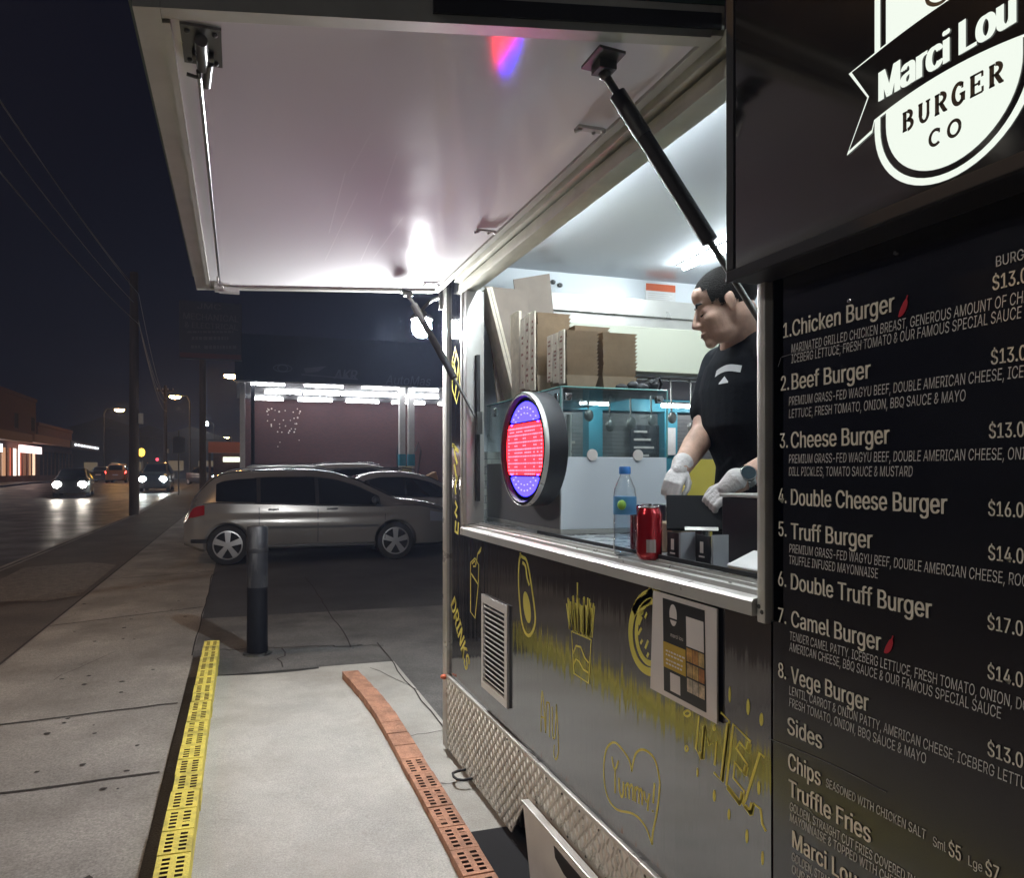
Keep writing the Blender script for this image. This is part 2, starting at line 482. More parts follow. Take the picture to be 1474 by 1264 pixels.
# ================================================================== THE SETTING
def gz(y):
    return 0.0 if y < 25 else min(0.63, 0.018 * (y - 25))
YS = [-60, -20, -5, 2, 6, 10, 15, 20, 25, 30, 35, 40, 45, 50, 55, 60, 70, 90, 130, 200, 350]
def strip(mb, x0, x1, dz, ys=None, nx=1):
    ys = ys or YS
    for a, b in zip(ys[:-1], ys[1:]):
        for k in range(nx):
            xa, xb = x0 + (x1-x0)*k/nx, x0 + (x1-x0)*(k+1)/nx
            mb.quad((xa,a,gz(a)+dz), (xb,a,gz(a)+dz), (xb,b,gz(b)+dz), (xa,b,gz(b)+dz))
g = MB()
strip(g, -250, -15.2, 0); strip(g, -15.2, -15.19, -0.0); strip(g, -15.19, -3.32, -0.12); strip(g, -3.32, 250, 0)
tag(g.build('ground', M['asphalt'], fix=False), kind='structure')
g = MB(); strip(g, -15.19, -3.45, -0.116)
tag(g.build('road', M['road'], fix=False), kind='structure')
g = MB()
for a, b in zip([-20, 2, 10, 25, 40], [2, 10, 25, 40, 60]):
    g.add([(-3.45,a,gz(a)-0.115),(-3.20,a,gz(a)-0.115),(-3.45,b,gz(b)-0.115),(-3.20,b,gz(b)-0.115),
           (-3.45,a,gz(a)-0.03),(-3.20,a,gz(a)+0.010),(-3.45,b,gz(b)-0.03),(-3.20,b,gz(b)+0.010)],
          [(4,5,7,6),(0,2,6,4),(0,4,5,1),(2,3,7,6)])
tag(g.build('kerb', M['path']), kind='structure')
g = MB(); strip(g, -3.20, -1.66, 0.004, [-20, 2, 6, 10, 15, 20, 25, 30, 40, 60])
M['verge'] = mat('old verge paving', (0.085,0.074,0.065), 0.7, var=0.35, vscale=1.1, bump=0.7, bscale=60, speck=0.4, sscale=90, stain=(0.05,0.045,0.04))
tag(g.build('verge_paving', M['verge'], fix=False), kind='structure')
g = MB(); strip(g, -1.65, -0.33, 0.004, [-20, 2, 6, 10, 15, 20, 25, 30, 40, 60])
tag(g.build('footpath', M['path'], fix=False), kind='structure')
g = MB()                                                     # joints between the footpath slabs, slightly crooked
for y0, sk in ((1.2,.05),(2.35,.08),(3.40,.07),(4.32,.16),(7.05,.55),(9.9,.4),(13.4,.4),(17,.4),(21,.4)):
    p = []
    for k in range(13):
        x = -1.64 + k*1.29/12
        p.append((x, y0 + sk*(k/12) + random.uniform(-.006,.006)))
    for a, b in zip(p[:-1], p[1:]):
        g.quad((a[0],a[1]-.009,.008),(b[0],b[1]-.009,.008),(b[0],b[1]+.009,.008),(a[0],a[1]+.009,.008))
for k in range(40):
    y = -4 + k*.8
    g.quad((-1.668,y,.008),(-1.645-random.random()*.008,y,.008),(-1.645-random.random()*.008,y+.8,.008),(-1.668,y+.8,.008))
tag(g.build('footpath_joints', M['joint'], fix=False), kind='structure')
g = MB(); g.quad((-0.33,5.02,.004),(40,5.02,.004),(40,7.0,.004),(-0.33,7.0,.004)); g.quad((1.10,2.55,.004),(40,2.55,.004),(40,5.02,.004),(1.10,5.02,.004))
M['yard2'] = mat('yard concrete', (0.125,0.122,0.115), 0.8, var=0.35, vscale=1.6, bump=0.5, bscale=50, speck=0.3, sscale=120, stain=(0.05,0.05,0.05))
tag(g.build('yard_slab', M['yard2'], fix=False), kind='structure')
g = MB(); g.quad((-0.33,7.0,.004),(40,7.0,.004),(40,24,.004),(-0.33,24,.004))  # tarmac coloured dark to carry the shade lying over the yard
M['yard3'] = mat('shade-dark tarmac', (0.05,0.05,0.052), 0.75, var=0.3, vscale=1.4, bump=0.6, bscale=60, speck=0.3, sscale=110)
tag(g.build('yard_shade_tarmac', M['yard3'], fix=False), kind='structure')
g = MB(); g.quad((0.55,2.55,.006),(1.10,2.55,.006),(1.10,5.02,.006),(0.55,5.02,.006))
tag(g.build('side_slab', M['ramp'], fix=False), kind='structure')
g = MB(); g.quad((0.60,-3,.007),(3.4,-3,.007),(3.4,2.548,.007),(0.60,2.548,.007))  # flat near-black sheet painting the shade beside and under the trailer
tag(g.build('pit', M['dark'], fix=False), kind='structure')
g = MB()
def crack(pts, w=.008, z=.009):
    for a, b in zip(pts[:-1], pts[1:]):
        d = Vector((b[0]-a[0], b[1]-a[1], 0)).normalized(); nn = Vector((-d.y, d.x, 0)) * w * .45
        g.quad(Vector((*a, z))-nn, Vector((*b, z))-nn, Vector((*b, z))+nn, Vector((*a, z))+nn)
def wob(x0, y0, x1, y1, n=14, am=.012):
    return [(x0+(x1-x0)*k/n+random.uniform(-am,am), y0+(y1-y0)*k/n+random.uniform(-am,am)) for k in range(n+1)]
crack(wob(1.055,2.6,1.085,5.6), .010)
crack(wob(.87,5.5,.86,9.4), .012)
crack(wob(-.30,5.75,.95,5.55,20,.03), .016); crack(wob(.28,5.1,.33,5.6,5,.03), .012)
crack(wob(.9,5.55,1.12,5.5,5,.02), .012); crack(wob(.8,3.55,1.05,3.6,5), .005); crack(wob(.8,2.98,1.06,2.97,5), .005)
crack(wob(.9,4.9,1.1,4.3,5), .006); crack(wob(-1.2,5.2,-.9,5.9,6,.02), .004)
crack(wob(-.33,5.6,-.34,10,14,.01), .012)
tag(g.build('ground_cracks', M['joint'], fix=False), kind='structure')

g = MB(); rg = random.Random(9)
for k in range(70):
    x_, y_ = rg.uniform(-1.6,-.45), 1.5 + rg.random()**1.6*10; r_ = rg.uniform(.008,.022)
    g.add([(x_+r_*rg.uniform(.6,1.2)*math.cos(2*PI*q/9), y_+r_*rg.uniform(.6,1.2)*math.sin(2*PI*q/9), .0085) for q in range(9)], [tuple(range(9))])
tag(g.build('gum_spots', M['joint'], fix=False), kind='structure')
g = MB(); g.add([(-2.9,8.6,.0085),(-2.0,8.4,.0085),(-1.72,8.7,.0085),(-1.75,11.4,.0085),(-2.2,11.9,.0085),(-3.0,11.5,.0085)], [(0,1,2,3,4,5)])
tag(g.build('verge_patch', mat('rough patch', (.13,.115,.10), .6, var=.4, vscale=9, bump=1, bscale=70, speck=.6, sscale=80), fix=False), kind='structure')
# the pale concrete ramp, with a rolled edge beside the bricks
def brick_x(y):                                              # left edge of the red brick edging
    if y > 3.7: return 0.712 - 0.05 * ((y-3.7)/1.0)**1.5 if y > 4.1 else 0.712 - 0.05*((max(y-3.7,0))/1.0)**1.5
    return 0.692 + 0.02 * (y-2.0)/1.7
RZ = lambda y: 0.062 if y < 3.6 else 0.062 - 0.05 * min(1, (y-3.6)/1.35)
g = MB()
ny = 60
def rampf(u, v):
    y = -1.2 + u * 6.18
    x0, x1 = -0.155, brick_x(y) + 0.015
    z = RZ(y) + 0.006*math.sin(y*1.9+v*3) 
    z += 0.012 * max(0, 1 - abs(v-0.93)/0.07) * (1 if y < 4.4 else 0)
    return Vector((x0 + (x1-x0)*v, y - 0.03*math.sin(v*PI)*(u**20), z))
g.grid(rampf, ny, 30)
g.add([rampf(1, k/30) for k in range(31)] + [rampf(1, k/30) - Vector((0,-.02,.06)) for k in range(31)],
      [(k, k+1, 32+k, 31+k) for k in range(30)])
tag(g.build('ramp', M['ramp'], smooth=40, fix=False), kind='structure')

def brick_top(mb, corner, z0, z1, holes=True):
    """one extruded brick: corner(u,v) maps the unit square to plan coordinates (u across, v along); two groups of five cores in the top"""
    ub = [0, .17, .40, .60, .83, 1.0]
    vb = [0]; 
    for k in range(5): vb += [0.10 + k*0.17, 0.10 + k*0.17 + 0.095]
    vb += [1.0]
    P = lambda u, v, z: Vector((*corner(u, v), z))
    nu, nv = len(ub), len(vb)
    vs = [P(ub[i], vb[j], z1) for i in range(nu) for j in range(nv)]
    top, deep = [], []
    for i in range(nu-1):
        for j in range(nv-1):
            q = (i*nv+j, (i+1)*nv+j, (i+1)*nv+j+1, i*nv+j+1)
            if holes and i in (1, 3) and j % 2 == 1 and j < 10: deep.append((i, j))
            else: top.append(q)
    mb.cur = 0; mb.add(vs, top)
    for i, j in deep:
        c = [(ub[i],vb[j]),(ub[i+1],vb[j]),(ub[i+1],vb[j+1]),(ub[i],vb[j+1])]
        if random.random() < .06: 
            mb.cur = 0; mb.add([P(*q, z1-.002) for q in c], [(0,1,2,3)]); continue
        mb.cur = 1
        cc = [P(*q, z1) for q in c] + [P(*q, z1-.045) for q in c]
        mb.add(cc, [(4,5,6,7),(0,4,5,1),(1,5,6,2),(2,6,7,3),(3,7,4,0)])
    mb.cur = 0
    c = [(0,0),(1,0),(1,1),(0,1)]
    cc = [P(*q, z1) for q in c] + [P(*q, z0) for q in c]
    mb.add(cc, [(0,1,5,4),(1,2,6,5),(2,3,7,6),(3,0,4,7)])
def brick_row(name, label, cat, xf, wd, y0, y1, step, z0, zf, mats, solid):
    mb = MB(); y = y0
    while y < y1 - .02:
        j = random.uniform(-.0025,.0025); jz = random.uniform(-.0015,.0015); yy = y
        xa, xb = xf(y) + j, xf(y+step) + j
        def corner(u, v, xa=xa, xb=xb, yy=yy): return (xa + (xb-xa)*v + wd*u, yy + .003 + (step-.006)*v)
        brick_top(mb, corner, z0, zf(y) + jz, not solid(y))
        y += step
    # mortar between the bricks
    o = mb.build(name, mats, fix=False)
    tag(o, label, cat)
    return o
brick_row('brick_kerb', 'long straight yellow painted brick kerb along the left edge of the pale ramp', 'kerb',
          lambda y: -0.262 + 0.004*y, 0.105, -1.2, 5.36, 0.158, 0.0, lambda y: 0.150, [M['yellow_brick'], M['hole']], lambda y: False)
brick_row('brick_edging', 'bare red brick edging curving along the right edge of the pale ramp', 'edging',
          brick_x, 0.105, -1.2, 4.60, 0.158, 0.0, lambda y: RZ(y) + 0.04, [M['red_brick'], M['hole']], lambda y: y > 3.02)

# bollard
t = thing('bollard', (.14,5.53,0), 'scuffed black steel bollard standing at the far end of the ramp', 'bollard')
b = MB(); b.lathe((.14,5.53,0), [(.078,0),(.079,.02),(.077,.45),(.077,.55)], 32); b.build('lower_post', M['navy'], t, smooth=40)
M['scuff'] = mat('scuffed silver wrap', (0.012,0.013,0.017), 0.5, 0.0, var=0.2, vscale=6, stain=(0.10,0.10,0.10), stretch=(2.5,2.5,.45), stscale=5)
b = MB(); b.lathe((.14,5.53,0), [(.0785,.52),(.0795,.56),(.079,.80),(.079,.97),(.072,.985),(.05,.99)], 32); b.build('worn_sleeve', M['scuff'], t, smooth=40)
b = MB(); b.lathe((.14,5.53,0), [(.0805,.785),(.082,.79),(.082,.815),(.0805,.82)], 32); b.build('band', M['rubber'], t, smooth=40)
b = MB(); b.lathe((.14,5.53,0), [(.11,.0),(.105,.018),(.08,.022)], 24); b.build('base_flange', M['gun'], t, smooth=40)

# ================================================================== THE FOOD TRAILER
YF, YN, YB = 3.335, 1.122, -1.6      # far end, near edge of the hatch, hidden near end
ZS, ZC = 1.115, 1.165                # underside of the sill, counter height
ZH = 2.225                           # underside of the hinge rail
XB = 2.95                            # far side of the trailer
tr = thing('food_trailer', (1.9, .9, 0), 'black food trailer with its serving hatch propped open above the pavement', 'food trailer')
b = MB()
b.box((1.0, YN, .395), (1.04, YF-.02, ZS-.004))
b.box((1.0, 3.062, ZS-.004), (1.04, YF-.02, 2.60)); b.box((1.0, 1.09, ZS-.004), (1.04, YN-.004, 2.6))
b.box((1.0, YN-.004, 2.33), (1.04, 3.062, 2.60))
b.build('side_wall', M['skinblack'], tr)
b = MB(); b.box((1.012, YB, .395), (1.04, 1.09, 2.60)); b.build('near_wall', M['black'], tr)
b = MB()
b.box((1.04, 3.29, .40), (1.62, 3.32, 2.47)); b.box((2.62, 3.29, .40), (XB, 3.32, 2.47))
b.box((1.62, 3.29, 1.92), (2.62, 3.32, 2.47)); b.box((1.62, 3.29, .40), (2.62, 3.32, .95))
b.build('end_wall', M['inner'], tr)
b = MB(); b.box((XB, YB, .40), (XB+.03, YF-.015, 2.6)); b.build('back_wall', M['inner'], tr)
b = MB(); b.box((1.0, YB-.03, .40), (XB+.03, YB, 2.6)); b.build('rear_wall', M['inner'], tr)
b = MB(); b.box((1.041, YB, 2.44), (XB-.001, 3.289, 2.47)); b.build('ceiling', mat('gloss ceiling', (.70,.73,.77), .14, spec=.6), tr)
b = MB(); b.box((.985, YB-.04, 2.601), (XB+.05, YF, 2.64)); b.build('roof', M['white'], tr)
b = MB(); b.box((1.041, YB, .40), (XB-.001, 3.289, .45)); b.build('floor', M['gun'], tr)
# corner post and its trim
b = MB(); b.bbox((.985, 3.285, .03), (1.045, YF+.02, 2.60), .006); b.build('corner_post', M['alu'], tr, smooth=30)
b = MB(); b.lathe((.985, 3.305, .385), [(.012,0),(.014,.006),(.010,.02),(.004,.024)], 14, (-1,0,0)); b.build('marker_lamp', M['orange_ink'], tr)
# skirt of chequer plate: sheet with a wheel-arch step, raised lozenges, a capping strip and rivets
SKX = .992
def skirt_low(y):
    if y > 2.70: return .035
    if y > 2.45: return .035
    if y > 2.30: return .035 + (2.45-y)/.15*.20
    return .235
b = MB()
b.prism([(SKX,YF-.045,.035),(SKX,2.45,.035),(SKX,2.30,.235),(SKX,YN,.235),(SKX,YB,.235),(SKX,YB,.392),(SKX,YF-.045,.392)], (.006,0,0))
sk = b.build('skirt', M['plate'], tr)
b = MB(); p = .0245
ny_, nz_ = int((YF-.06-YB)/p), 15
for i in range(ny_):
    for j in range(nz_):
        y, z = YF-.06 - i*p, .048 + j*p
        if y < .3 or z > .380: continue
        if z < skirt_low(y) + .012: continue
        a = R(64 if (i+j) % 2 else -64) 
        d = Vector((0, math.cos(a), math.sin(a))); e = Vector((0, -d.z, d.y)); c = Vector((SKX, y, z))
        L, w_, h_ = .0175, .0036, .0052
        b.add([c-d*L, c+e*w_, c+d*L, c-e*w_, c-d*L*.45-Vector((h_,0,0)), c+d*L*.45-Vector((h_,0,0))],
              [(0,3,5,4),(3,2,5),(2,1,4,5),(1,0,4)])
b.build('tread_pattern', M['plate'], sk, fix=True)
b = MB(); b.bbox((SKX-.008, YB, .386), (1.0, YF-.045, .401), .003); b.build('capping_strip', M['alu'], tr)
b = MB()
for k in range(30):
    y = 3.2 - k*.118
    b.lathe((SKX-.0005, y, .372), [(.0045,0),(.004,.002),(.002,.003)], 10, (-1,0,0))
    b.lathe((SKX-.0005, y-.04, skirt_low(y-.04)+.02), [(.0045,0),(.004,.002),(.002,.003)], 10, (-1,0,0))
b.build('rivets', M['gun'], sk)
b = MB(); b.tube([(1.02,3.0,.05),(.95,3.0,.045),(.925,2.985,.045),(.918,2.95,.045),(.925,2.92,.045),(.95,2.905,.045),(1.02,2.905,.05)], .006, 8); b.build('tie_hook', M['rubber'], tr, smooth=40)
for yy in (2.52,):
    b = MB(); b.bbox((1.06,yy,.0),(1.13,yy+.07,.395),.004); b.build('support_leg', M['gun'], tr)
# white board hanging down in front of the wheel
t = thing('fender_board', (.955,1.3,0.02), 'white board with a black slot hung below the chequer plate skirt', 'board')
b = MB(); b.prism([(.975,2.255,.245),(.975,.35,.245),(.975,.35,-.0+.012),(.975,2.19,.012)], (-.02,0,0)); bd = b.build('panel', M['white'], t)
b = MB(); b.prism([(.954,2.00,.222),(.954,.6,.222),(.954,.6,.172),(.954,1.93,.172),(.954,1.99,.19)], (-.002,0,0)); b.build('slot', M['rubber'], t)
b = MB(); b.bbox((.950,.35,.2452),(.978,2.257,.252),.002); b.build('top_rail', M['alu'], t)

# serving window frame
fr = []
for y0_, y1_, z_ in ((3.035, 3.062, ZS), (YN, YN+.022, ZS-.012)):
    b = MB(); b.bbox((.985, y0_, z_), (1.05, y1_, ZH+.10), .004); b.build('frame_upright', M['alu'], tr, smooth=30)
b = MB(); b.bbox((.99, 2.985, 1.165), (1.075, 3.034, ZH), .003); b.build('inner_jamb', M['alu2'], tr, smooth=30)
b = MB(); b.box((1.03, 2.955, 1.27), (1.045, 2.984, 1.93)); b.build('jamb_seal', M['rubber'], tr)
# the sill: outer lip, ledge and sliding-window tracks
prof = [(.975,1.115),(.975,1.143),(.981,1.149),(1.000,1.152),(1.002,1.162),(1.014,1.164),(1.016,1.158),(1.026,1.158),(1.028,1.168),(1.036,1.168),(1.038,1.160),(1.048,1.160),(1.050,1.172),(1.060,1.172),(1.062,1.115)]
b = MB(); b.prism([(x,3.034,z) for x,z in prof], (0, -(3.034-YN-.0245), 0)); b.build('sill', M['alu'], tr)
b = MB()
for yy in (2.75,2.4,1.95,1.70,1.42,1.25): b.lathe((1.008, yy, 1.164), [(.004,0),(.003,.0015)], 8)
b.lathe((.985,YN+.008,1.125),[(.005,0),(.003,.002)],8,(-1,0,0)); b.lathe((.985,YN+.016,1.135),[(.005,0),(.003,.002)],8,(-1,0,0))
b.build('sill_screws', M['gun'], tr)
b = MB(); b.box((1.052, 1.16, 1.175), (1.058, 2.35, 1.185)); b.build('track_seal', M['rubber'], tr)
# hinge rail
b = MB(); b.bbox((.975, YN, ZH), (1.045, 3.062, ZH+.045), .008); b.bbox((.955, YN, ZH+.050), (1.045, 3.062, ZH+.085), .008); b.build('hinge_rail', mat('weathered cream alu', (.55,.54,.44), .38, .6, var=.15), tr, smooth=30)
# counter inside
b = MB(); b.bbox((1.063, YB, 1.125), (1.36, 2.30, ZC), .004); b.bbox((1.063, 2.301, 1.125), (1.66, 3.288, ZC), .004); b.build('counter', mat('counter steel', (.58,.6,.62), .3, .7, rvar=.1), tr)
b = MB(); b.box((1.30, YB, .45), (1.34, 2.29, 1.124)); b.box((1.60, 2.31, .45), (1.64, 3.288, 1.124)); b.build('counter_front', M['inner'], tr)
# end wall fittings
b = MB(); b.bbox((1.045, 3.215, 2.225), (2.94, 3.288, 2.315), .004); b.build('hood_band', M['alu'], tr)
b = MB(); b.bbox((1.40, 3.20, 1.93), (2.94, 3.288, 2.165), .004); b.build('overhead_cabinet', M['cream'], tr)
b = MB(); b.box((1.38, 3.235, 2.166), (2.94, 3.287, 2.224)); b.build('hood_recess', M['alu2'], tr)
b = MB()
for x_, z_ in ((1.52,2.375),(1.56,2.385),(1.60,2.372)): b.ball((x_,3.285,z_), (.016,.012,.012), 10, 8)
b.build('wall_knobs', M['gun'], tr, smooth=60)
b = MB(); b.box((1.045,3.2,1.165+.001),(1.30,3.288,1.50)); b.build('stone_splashback', brick('pale stone', (.42,.40,.37),(.34,.33,.31),(.2,.2,.2), 7), tr)
# wall notice on the end wall
t = thing('wall_notice', depth(950,420,3.286), 'white notice with an orange heading stuck on the end wall above the cabinet', 'notice')
a_, c_ = depth(929,407,3.286), depth(972,438,3.286)
b = MB(); b.box((a_.x,3.2835,c_.z),(c_.x,3.2885,a_.z)); b.build('sheet', M['white'], t)
b = MB(); b.box((a_.x+.002,3.282,a_.z-.04),(c_.x-.002,3.2834,a_.z-.002)); b.build('heading', M['orange_ink'], t)
b = MB()
for k in range(4): b.box((a_.x+.015,3.2825,a_.z-.056-.011*k),(c_.x-.02-.02*(k%2),3.2834,a_.z-.052-.011*k))
b.build('small_print', M['grey_ink'], t)
# grille
vY0, vY1, vz0, vz1 = 2.782, 2.488, .49, .885
t = thing('vent_grille', (.99,2.63,.49), 'white louvred vent grille set in the black side wall', 'vent')
b = MB(); b.bbox((.988,vY1,vz1-.035),(.9995,vY0,vz1),.002); b.bbox((.988,vY1,vz0),(.9995,vY0,vz0+.03),.002)
b.bbox((.988,vY1,vz0+.031),(.9995,vY1+.03,vz1-.036),.002); b.bbox((.988,vY0-.022,vz0+.031),(.9995,vY0,vz1-.036),.002); b.build('frame', M['white'], t)
b = MB()
n_ = 16
for k in range(n_):
    z = vz0+.036 + (vz1-vz0-.076)*(k+.5)/n_
    b.obox((.9925,(vY0+vY1)/2+.004,z),(.0,(vY0-vY1)/2-.028,0),(-.0038,0,.0048),(.0008,0,.0008))
b.build('louvres', M['white'], t)
b = MB(); b.box((.9985,vY1+.03,vz0+.03),(.9998,vY0-.02,vz1-.036)); b.build('backing', M['dark'], t)

# awning hatch
HX0, HX1, HZ0, HZ1 = .958, -.185, 2.305, 2.262
AY0, AY1 = 1.205, 3.33
def aw(x, y, dz=0): 
    k = (HX0 - x) / (HX0 - HX1)
    q = (y - AY0)/(AY1 - AY0)
    return Vector((x, y + k*(.17*(1-q) + .10*q), HZ0 + (HZ1-HZ0)*k + dz))
def awslab(mb, x0, x1, y0, y1, z0, z1):
    ps = [aw(x0,y0,z0),aw(x1,y0,z0),aw(x1,y1,z0),aw(x0,y1,z0),aw(x0,y0,z1),aw(x1,y0,z1),aw(x1,y1,z1),aw(x0,y1,z1)]
    mb.add(ps, [(0,3,2,1),(4,5,6,7),(0,1,5,4),(1,2,6,5),(2,3,7,6),(3,0,4,7)])
hat = b = MB(); awslab(b, HX0-.03, HX1+.045, AY0+.035, AY1-.035, 0, .045)
hp = b.build('hatch_panel', M['awn'], tr)
b = MB()
for (x0,x1,y0,y1,z0,z1) in ((HX1+.047,HX1,AY0,AY1,-.012,.055),(HX0,HX0-.028,AY0,AY1,-.008,.055),
                            (HX0-.029,HX1+.048,AY0,AY0+.033,-.012,.055),(HX0-.029,HX1+.048,AY1-.033,AY1,-.012,.055),
                            (HX1+.062,HX1+.0475,AY0+.036,AY1-.036,-.018,-.001)):
    awslab(b, x0,x1,y0,y1,z0,z1)
b.build('hatch_frame', mat('hatch frame alu', (.56,.56,.50), .4, .5, var=.1), tr)
b = MB(); awslab(b, HX0-.01, .36, AY0-.006, AY0-.0005, .004, .036); b.build('hatch_seal', M['rubber'], tr)
b = MB(); awslab(b, HX0-.0, HX1-.02, AY0-.001, AY1+.02, .056, .068); b.build('hatch_skin', mat('green black edge', (.05,.085,.07), .3), tr)
# locking rod, latches, catches
b = MB(); b.tube([aw(HX1+.105,AY0+.20,-.018), aw(HX1+.105,2.3,-.016), aw(HX1+.105,AY1-.07,-.018)], .0055, 10); b.build('locking_rod', M['steel'], tr, smooth=40)
b = MB()
c = aw(HX1+.115, AY0+.13, 0)
b.obox(c+Vector((0,0,-.004)), (.038,0,0),(0,.065,0),(0,0,.003))
b.tube([c+Vector((0,-.045,-.02)), c+Vector((0,.05,-.02))], .013, 12)
b.tube([c+Vector((-.02,.02,-.014)), c+Vector((.022,.02,-.014))], .010, 10)
b.tube([c+Vector((.012,.03,-.02)), c+Vector((.004,.10,-.03))], .010, 10)
for dx,dy in ((-.026,-.05),(.026,-.05),(-.026,.05),(.026,.05)): b.ball(c+Vector((dx,dy,-.008)), .006, 8, 6)
b.tube([c+Vector((-.01,.09,-.022)), c+Vector((-.035,.085,-.02))], .004, 8)
b.build('hatch_latch', M['gun'], tr, smooth=40)
b = MB(); c = aw(HX1+.10, AY1-.06, 0)
b.obox(c+Vector((0,0,-.012)),(.02,0,0),(0,.05,0),(0,0,.012)); b.obox(c+Vector((.045,.02,-.02)),(.045,0,0),(0,.016,0),(0,0,.012)); b.build('rod_guide', M['alu'], tr, smooth=40)
b = MB(); b.tube([c+Vector((0,-.2,-.018)),c+Vector((0,-.2,-.05)),c+Vector((.05,-.2,-.05))],.006,8)
b.build('rod_handle', M['alu'], tr, smooth=40)
for yy in (1.62, 2.42, 3.18):
    b = MB(); c = aw(HX0-.05, yy, 0)
    b.obox(c+Vector((-.03,0,-.008)),(.036,.0,0),(0,.009,0),(0,0,.004)); b.tube([c+Vector((-.055,0,-.010)),c+Vector((-.068,.012,-.013))],.006,8)
    b.ball(c+Vector((.005,-.008,-.012)),.007,8,6); b.ball(c+Vector((-.015,.008,-.012)),.006,8,6)
    b.build('hatch_hinge', M['alu2'], tr, smooth=40)
# scratches and old tape marks on the laminate
b = MB()
for x,y,l,w_ in ((.30,1.95,.55,.0016),(.36,2.1,.75,.0013),(.42,1.8,.4,.001),(.55,2.3,.5,.0014),(.33,1.7,.25,.001),(.48,2.5,.35,.0016)):
    w_ *= .6; a0, a1 = aw(x,y,-.0003), aw(x+random.uniform(-.03,.03),y+l,-.0003)
    b.quad(a0-Vector((w_,0,0)),a0+Vector((w_,0,0)),a1+Vector((w_,0,0)),a1-Vector((w_,0,0)))
b.build('scratch_marks', mat('worn laminate', (.8,.8,.8), .5), hp, fix=False)
# gas struts (part of the trailer: they turn with the hatch)
def strut(p, q, plate):
    p, q = Vector(p), Vector(q); d = (q-p).normalized()
    b = MB(); L = (q-p).length
    b.tube([p+d*.05, p+d*.055, p+d*.30*L*1.25, p+d*.66*L, p+d*.66*L+d*.002], [.010,.016,.0165,.0165,.011], 18)
    s_ = b.build('gas_strut', M['rubber'], tr, smooth=40)
    b = MB(); b.tube([p+d*.052, p+d*.16], .0175, 18); b.tube([p, p+d*.054], .008, 10); b.build('strut_collar', M['gun'], s_, smooth=40)
    b = MB(); b.tube([p+d*.66*L, q], .0065, 12); b.build('strut_rod', M['gun'], s_, smooth=40)
    b = MB(); b.obox(p+Vector((plate[0],plate[1],.022)), (.030,0,-.002),(0,.040,0),(0,0,.003)); b.obox(p+Vector((plate[0]*.5,plate[1]*.5,.012)), (.020,0,0),(0,.018,0),(0,0,.012)); b.ball(p, .014, 12, 8); b.build('strut_bracket', M['gun'], s_, smooth=40)
    b = MB(); b.obox(q, (.012,0,0),(0,.014,0),(0,0,.05)); b.build('strut_foot', M['gun'], s_)
strut((.745,1.315,2.245), (1.035,1.175,1.69), (-.01,-.01))
strut((.775,3.20,2.235), (1.03,2.93,1.62), (-.01,.01))

# ------------------------------------------------------------------ drawings on the black wall
RIBK = 1.25
DX = .9993
def cr(pts, ox, oy, sc): return [wall(ox + x/sc, oy + y/sc, DX) for x, y in pts]
def art(name, lines, ox, oy, sc, w, closed=False, sm=True, m='yellow_ink', fills=()):
    b = MB()
    for ln in lines:
        p = cr(ln, ox, oy, sc); cl = closed or ln[0] == ln[-1]
        if cl and ln[0] == ln[-1]: p = p[:-1]
        if sm: p = smooth_pts(p, 4, cl)
        ribbon(b, p, w, cl)
    for f in fills:
        p = smooth_pts(cr(f, ox, oy, sc), 4, True)
        b.add(p, [tuple(range(len(p)))])
    return b.build(name, M[m], tr, fix=False)
def ell(cx, cy, rx, ry, n=14, tilt=0): 
    return [(cx + rx*math.cos(2*PI*k/n) + tilt*ry*math.sin(2*PI*k/n), cy + ry*math.sin(2*PI*k/n)) for k in range(n)]
art('drink_drawing', [[(205,220),(240,185),(270,240),(266,400),(240,660),(205,610),(205,220)],[(205,300),(235,345),(266,395)],[(215,230),(240,205),(245,250),(225,250)],[(247,240),(262,150),(290,100),(285,125),(268,150)]], 640, 770, 5.493, .007, sm=False)
art('avocado_drawing', [[(592,190),(620,180),(655,230),(700,500),(715,700),(665,800),(612,700),(585,400),(592,190)],[(598,140),(600,185)],[(615,220),(640,250),(650,330),(670,400)]], 640, 770, 5.493, .010, fills=[ell(651,575,27,125,14,.12)])
fl = [[(540,680),(690,745),(670,1075),(560,1000),(540,680)],[(552,850),(575,790),(610,800),(640,880),(670,920)],[(556,930),(575,890),(600,910),(630,970),(668,995)]]
art('fries_box_drawing', fl, 720, 780, 5.267, .005, sm=False)
random.seed(3)
fs_ = [[(585,310),(585,430)]]
for k in range(26):
    x = 505 + k*8.3 + random.uniform(-4,4); top = 430 + abs(k-10)*3 + random.uniform(-35,45)
    fs_.append([(x, top), (x + random.uniform(-6,16) - (x-600)*.22, 690 + (x-540)*.3 - random.uniform(0,25))])
art('fries_drawing', fs_, 720, 780, 5.267, .0065, sm=False, m='yellow_ink')
art('fries_shadow_lines', [[(x+3, 520+random.uniform(-40,30)), (x+5, 680+(x-540)*.3)] for x in range(530,690,22)], 720, 780, 5.267, .0022, sm=False, m='black')
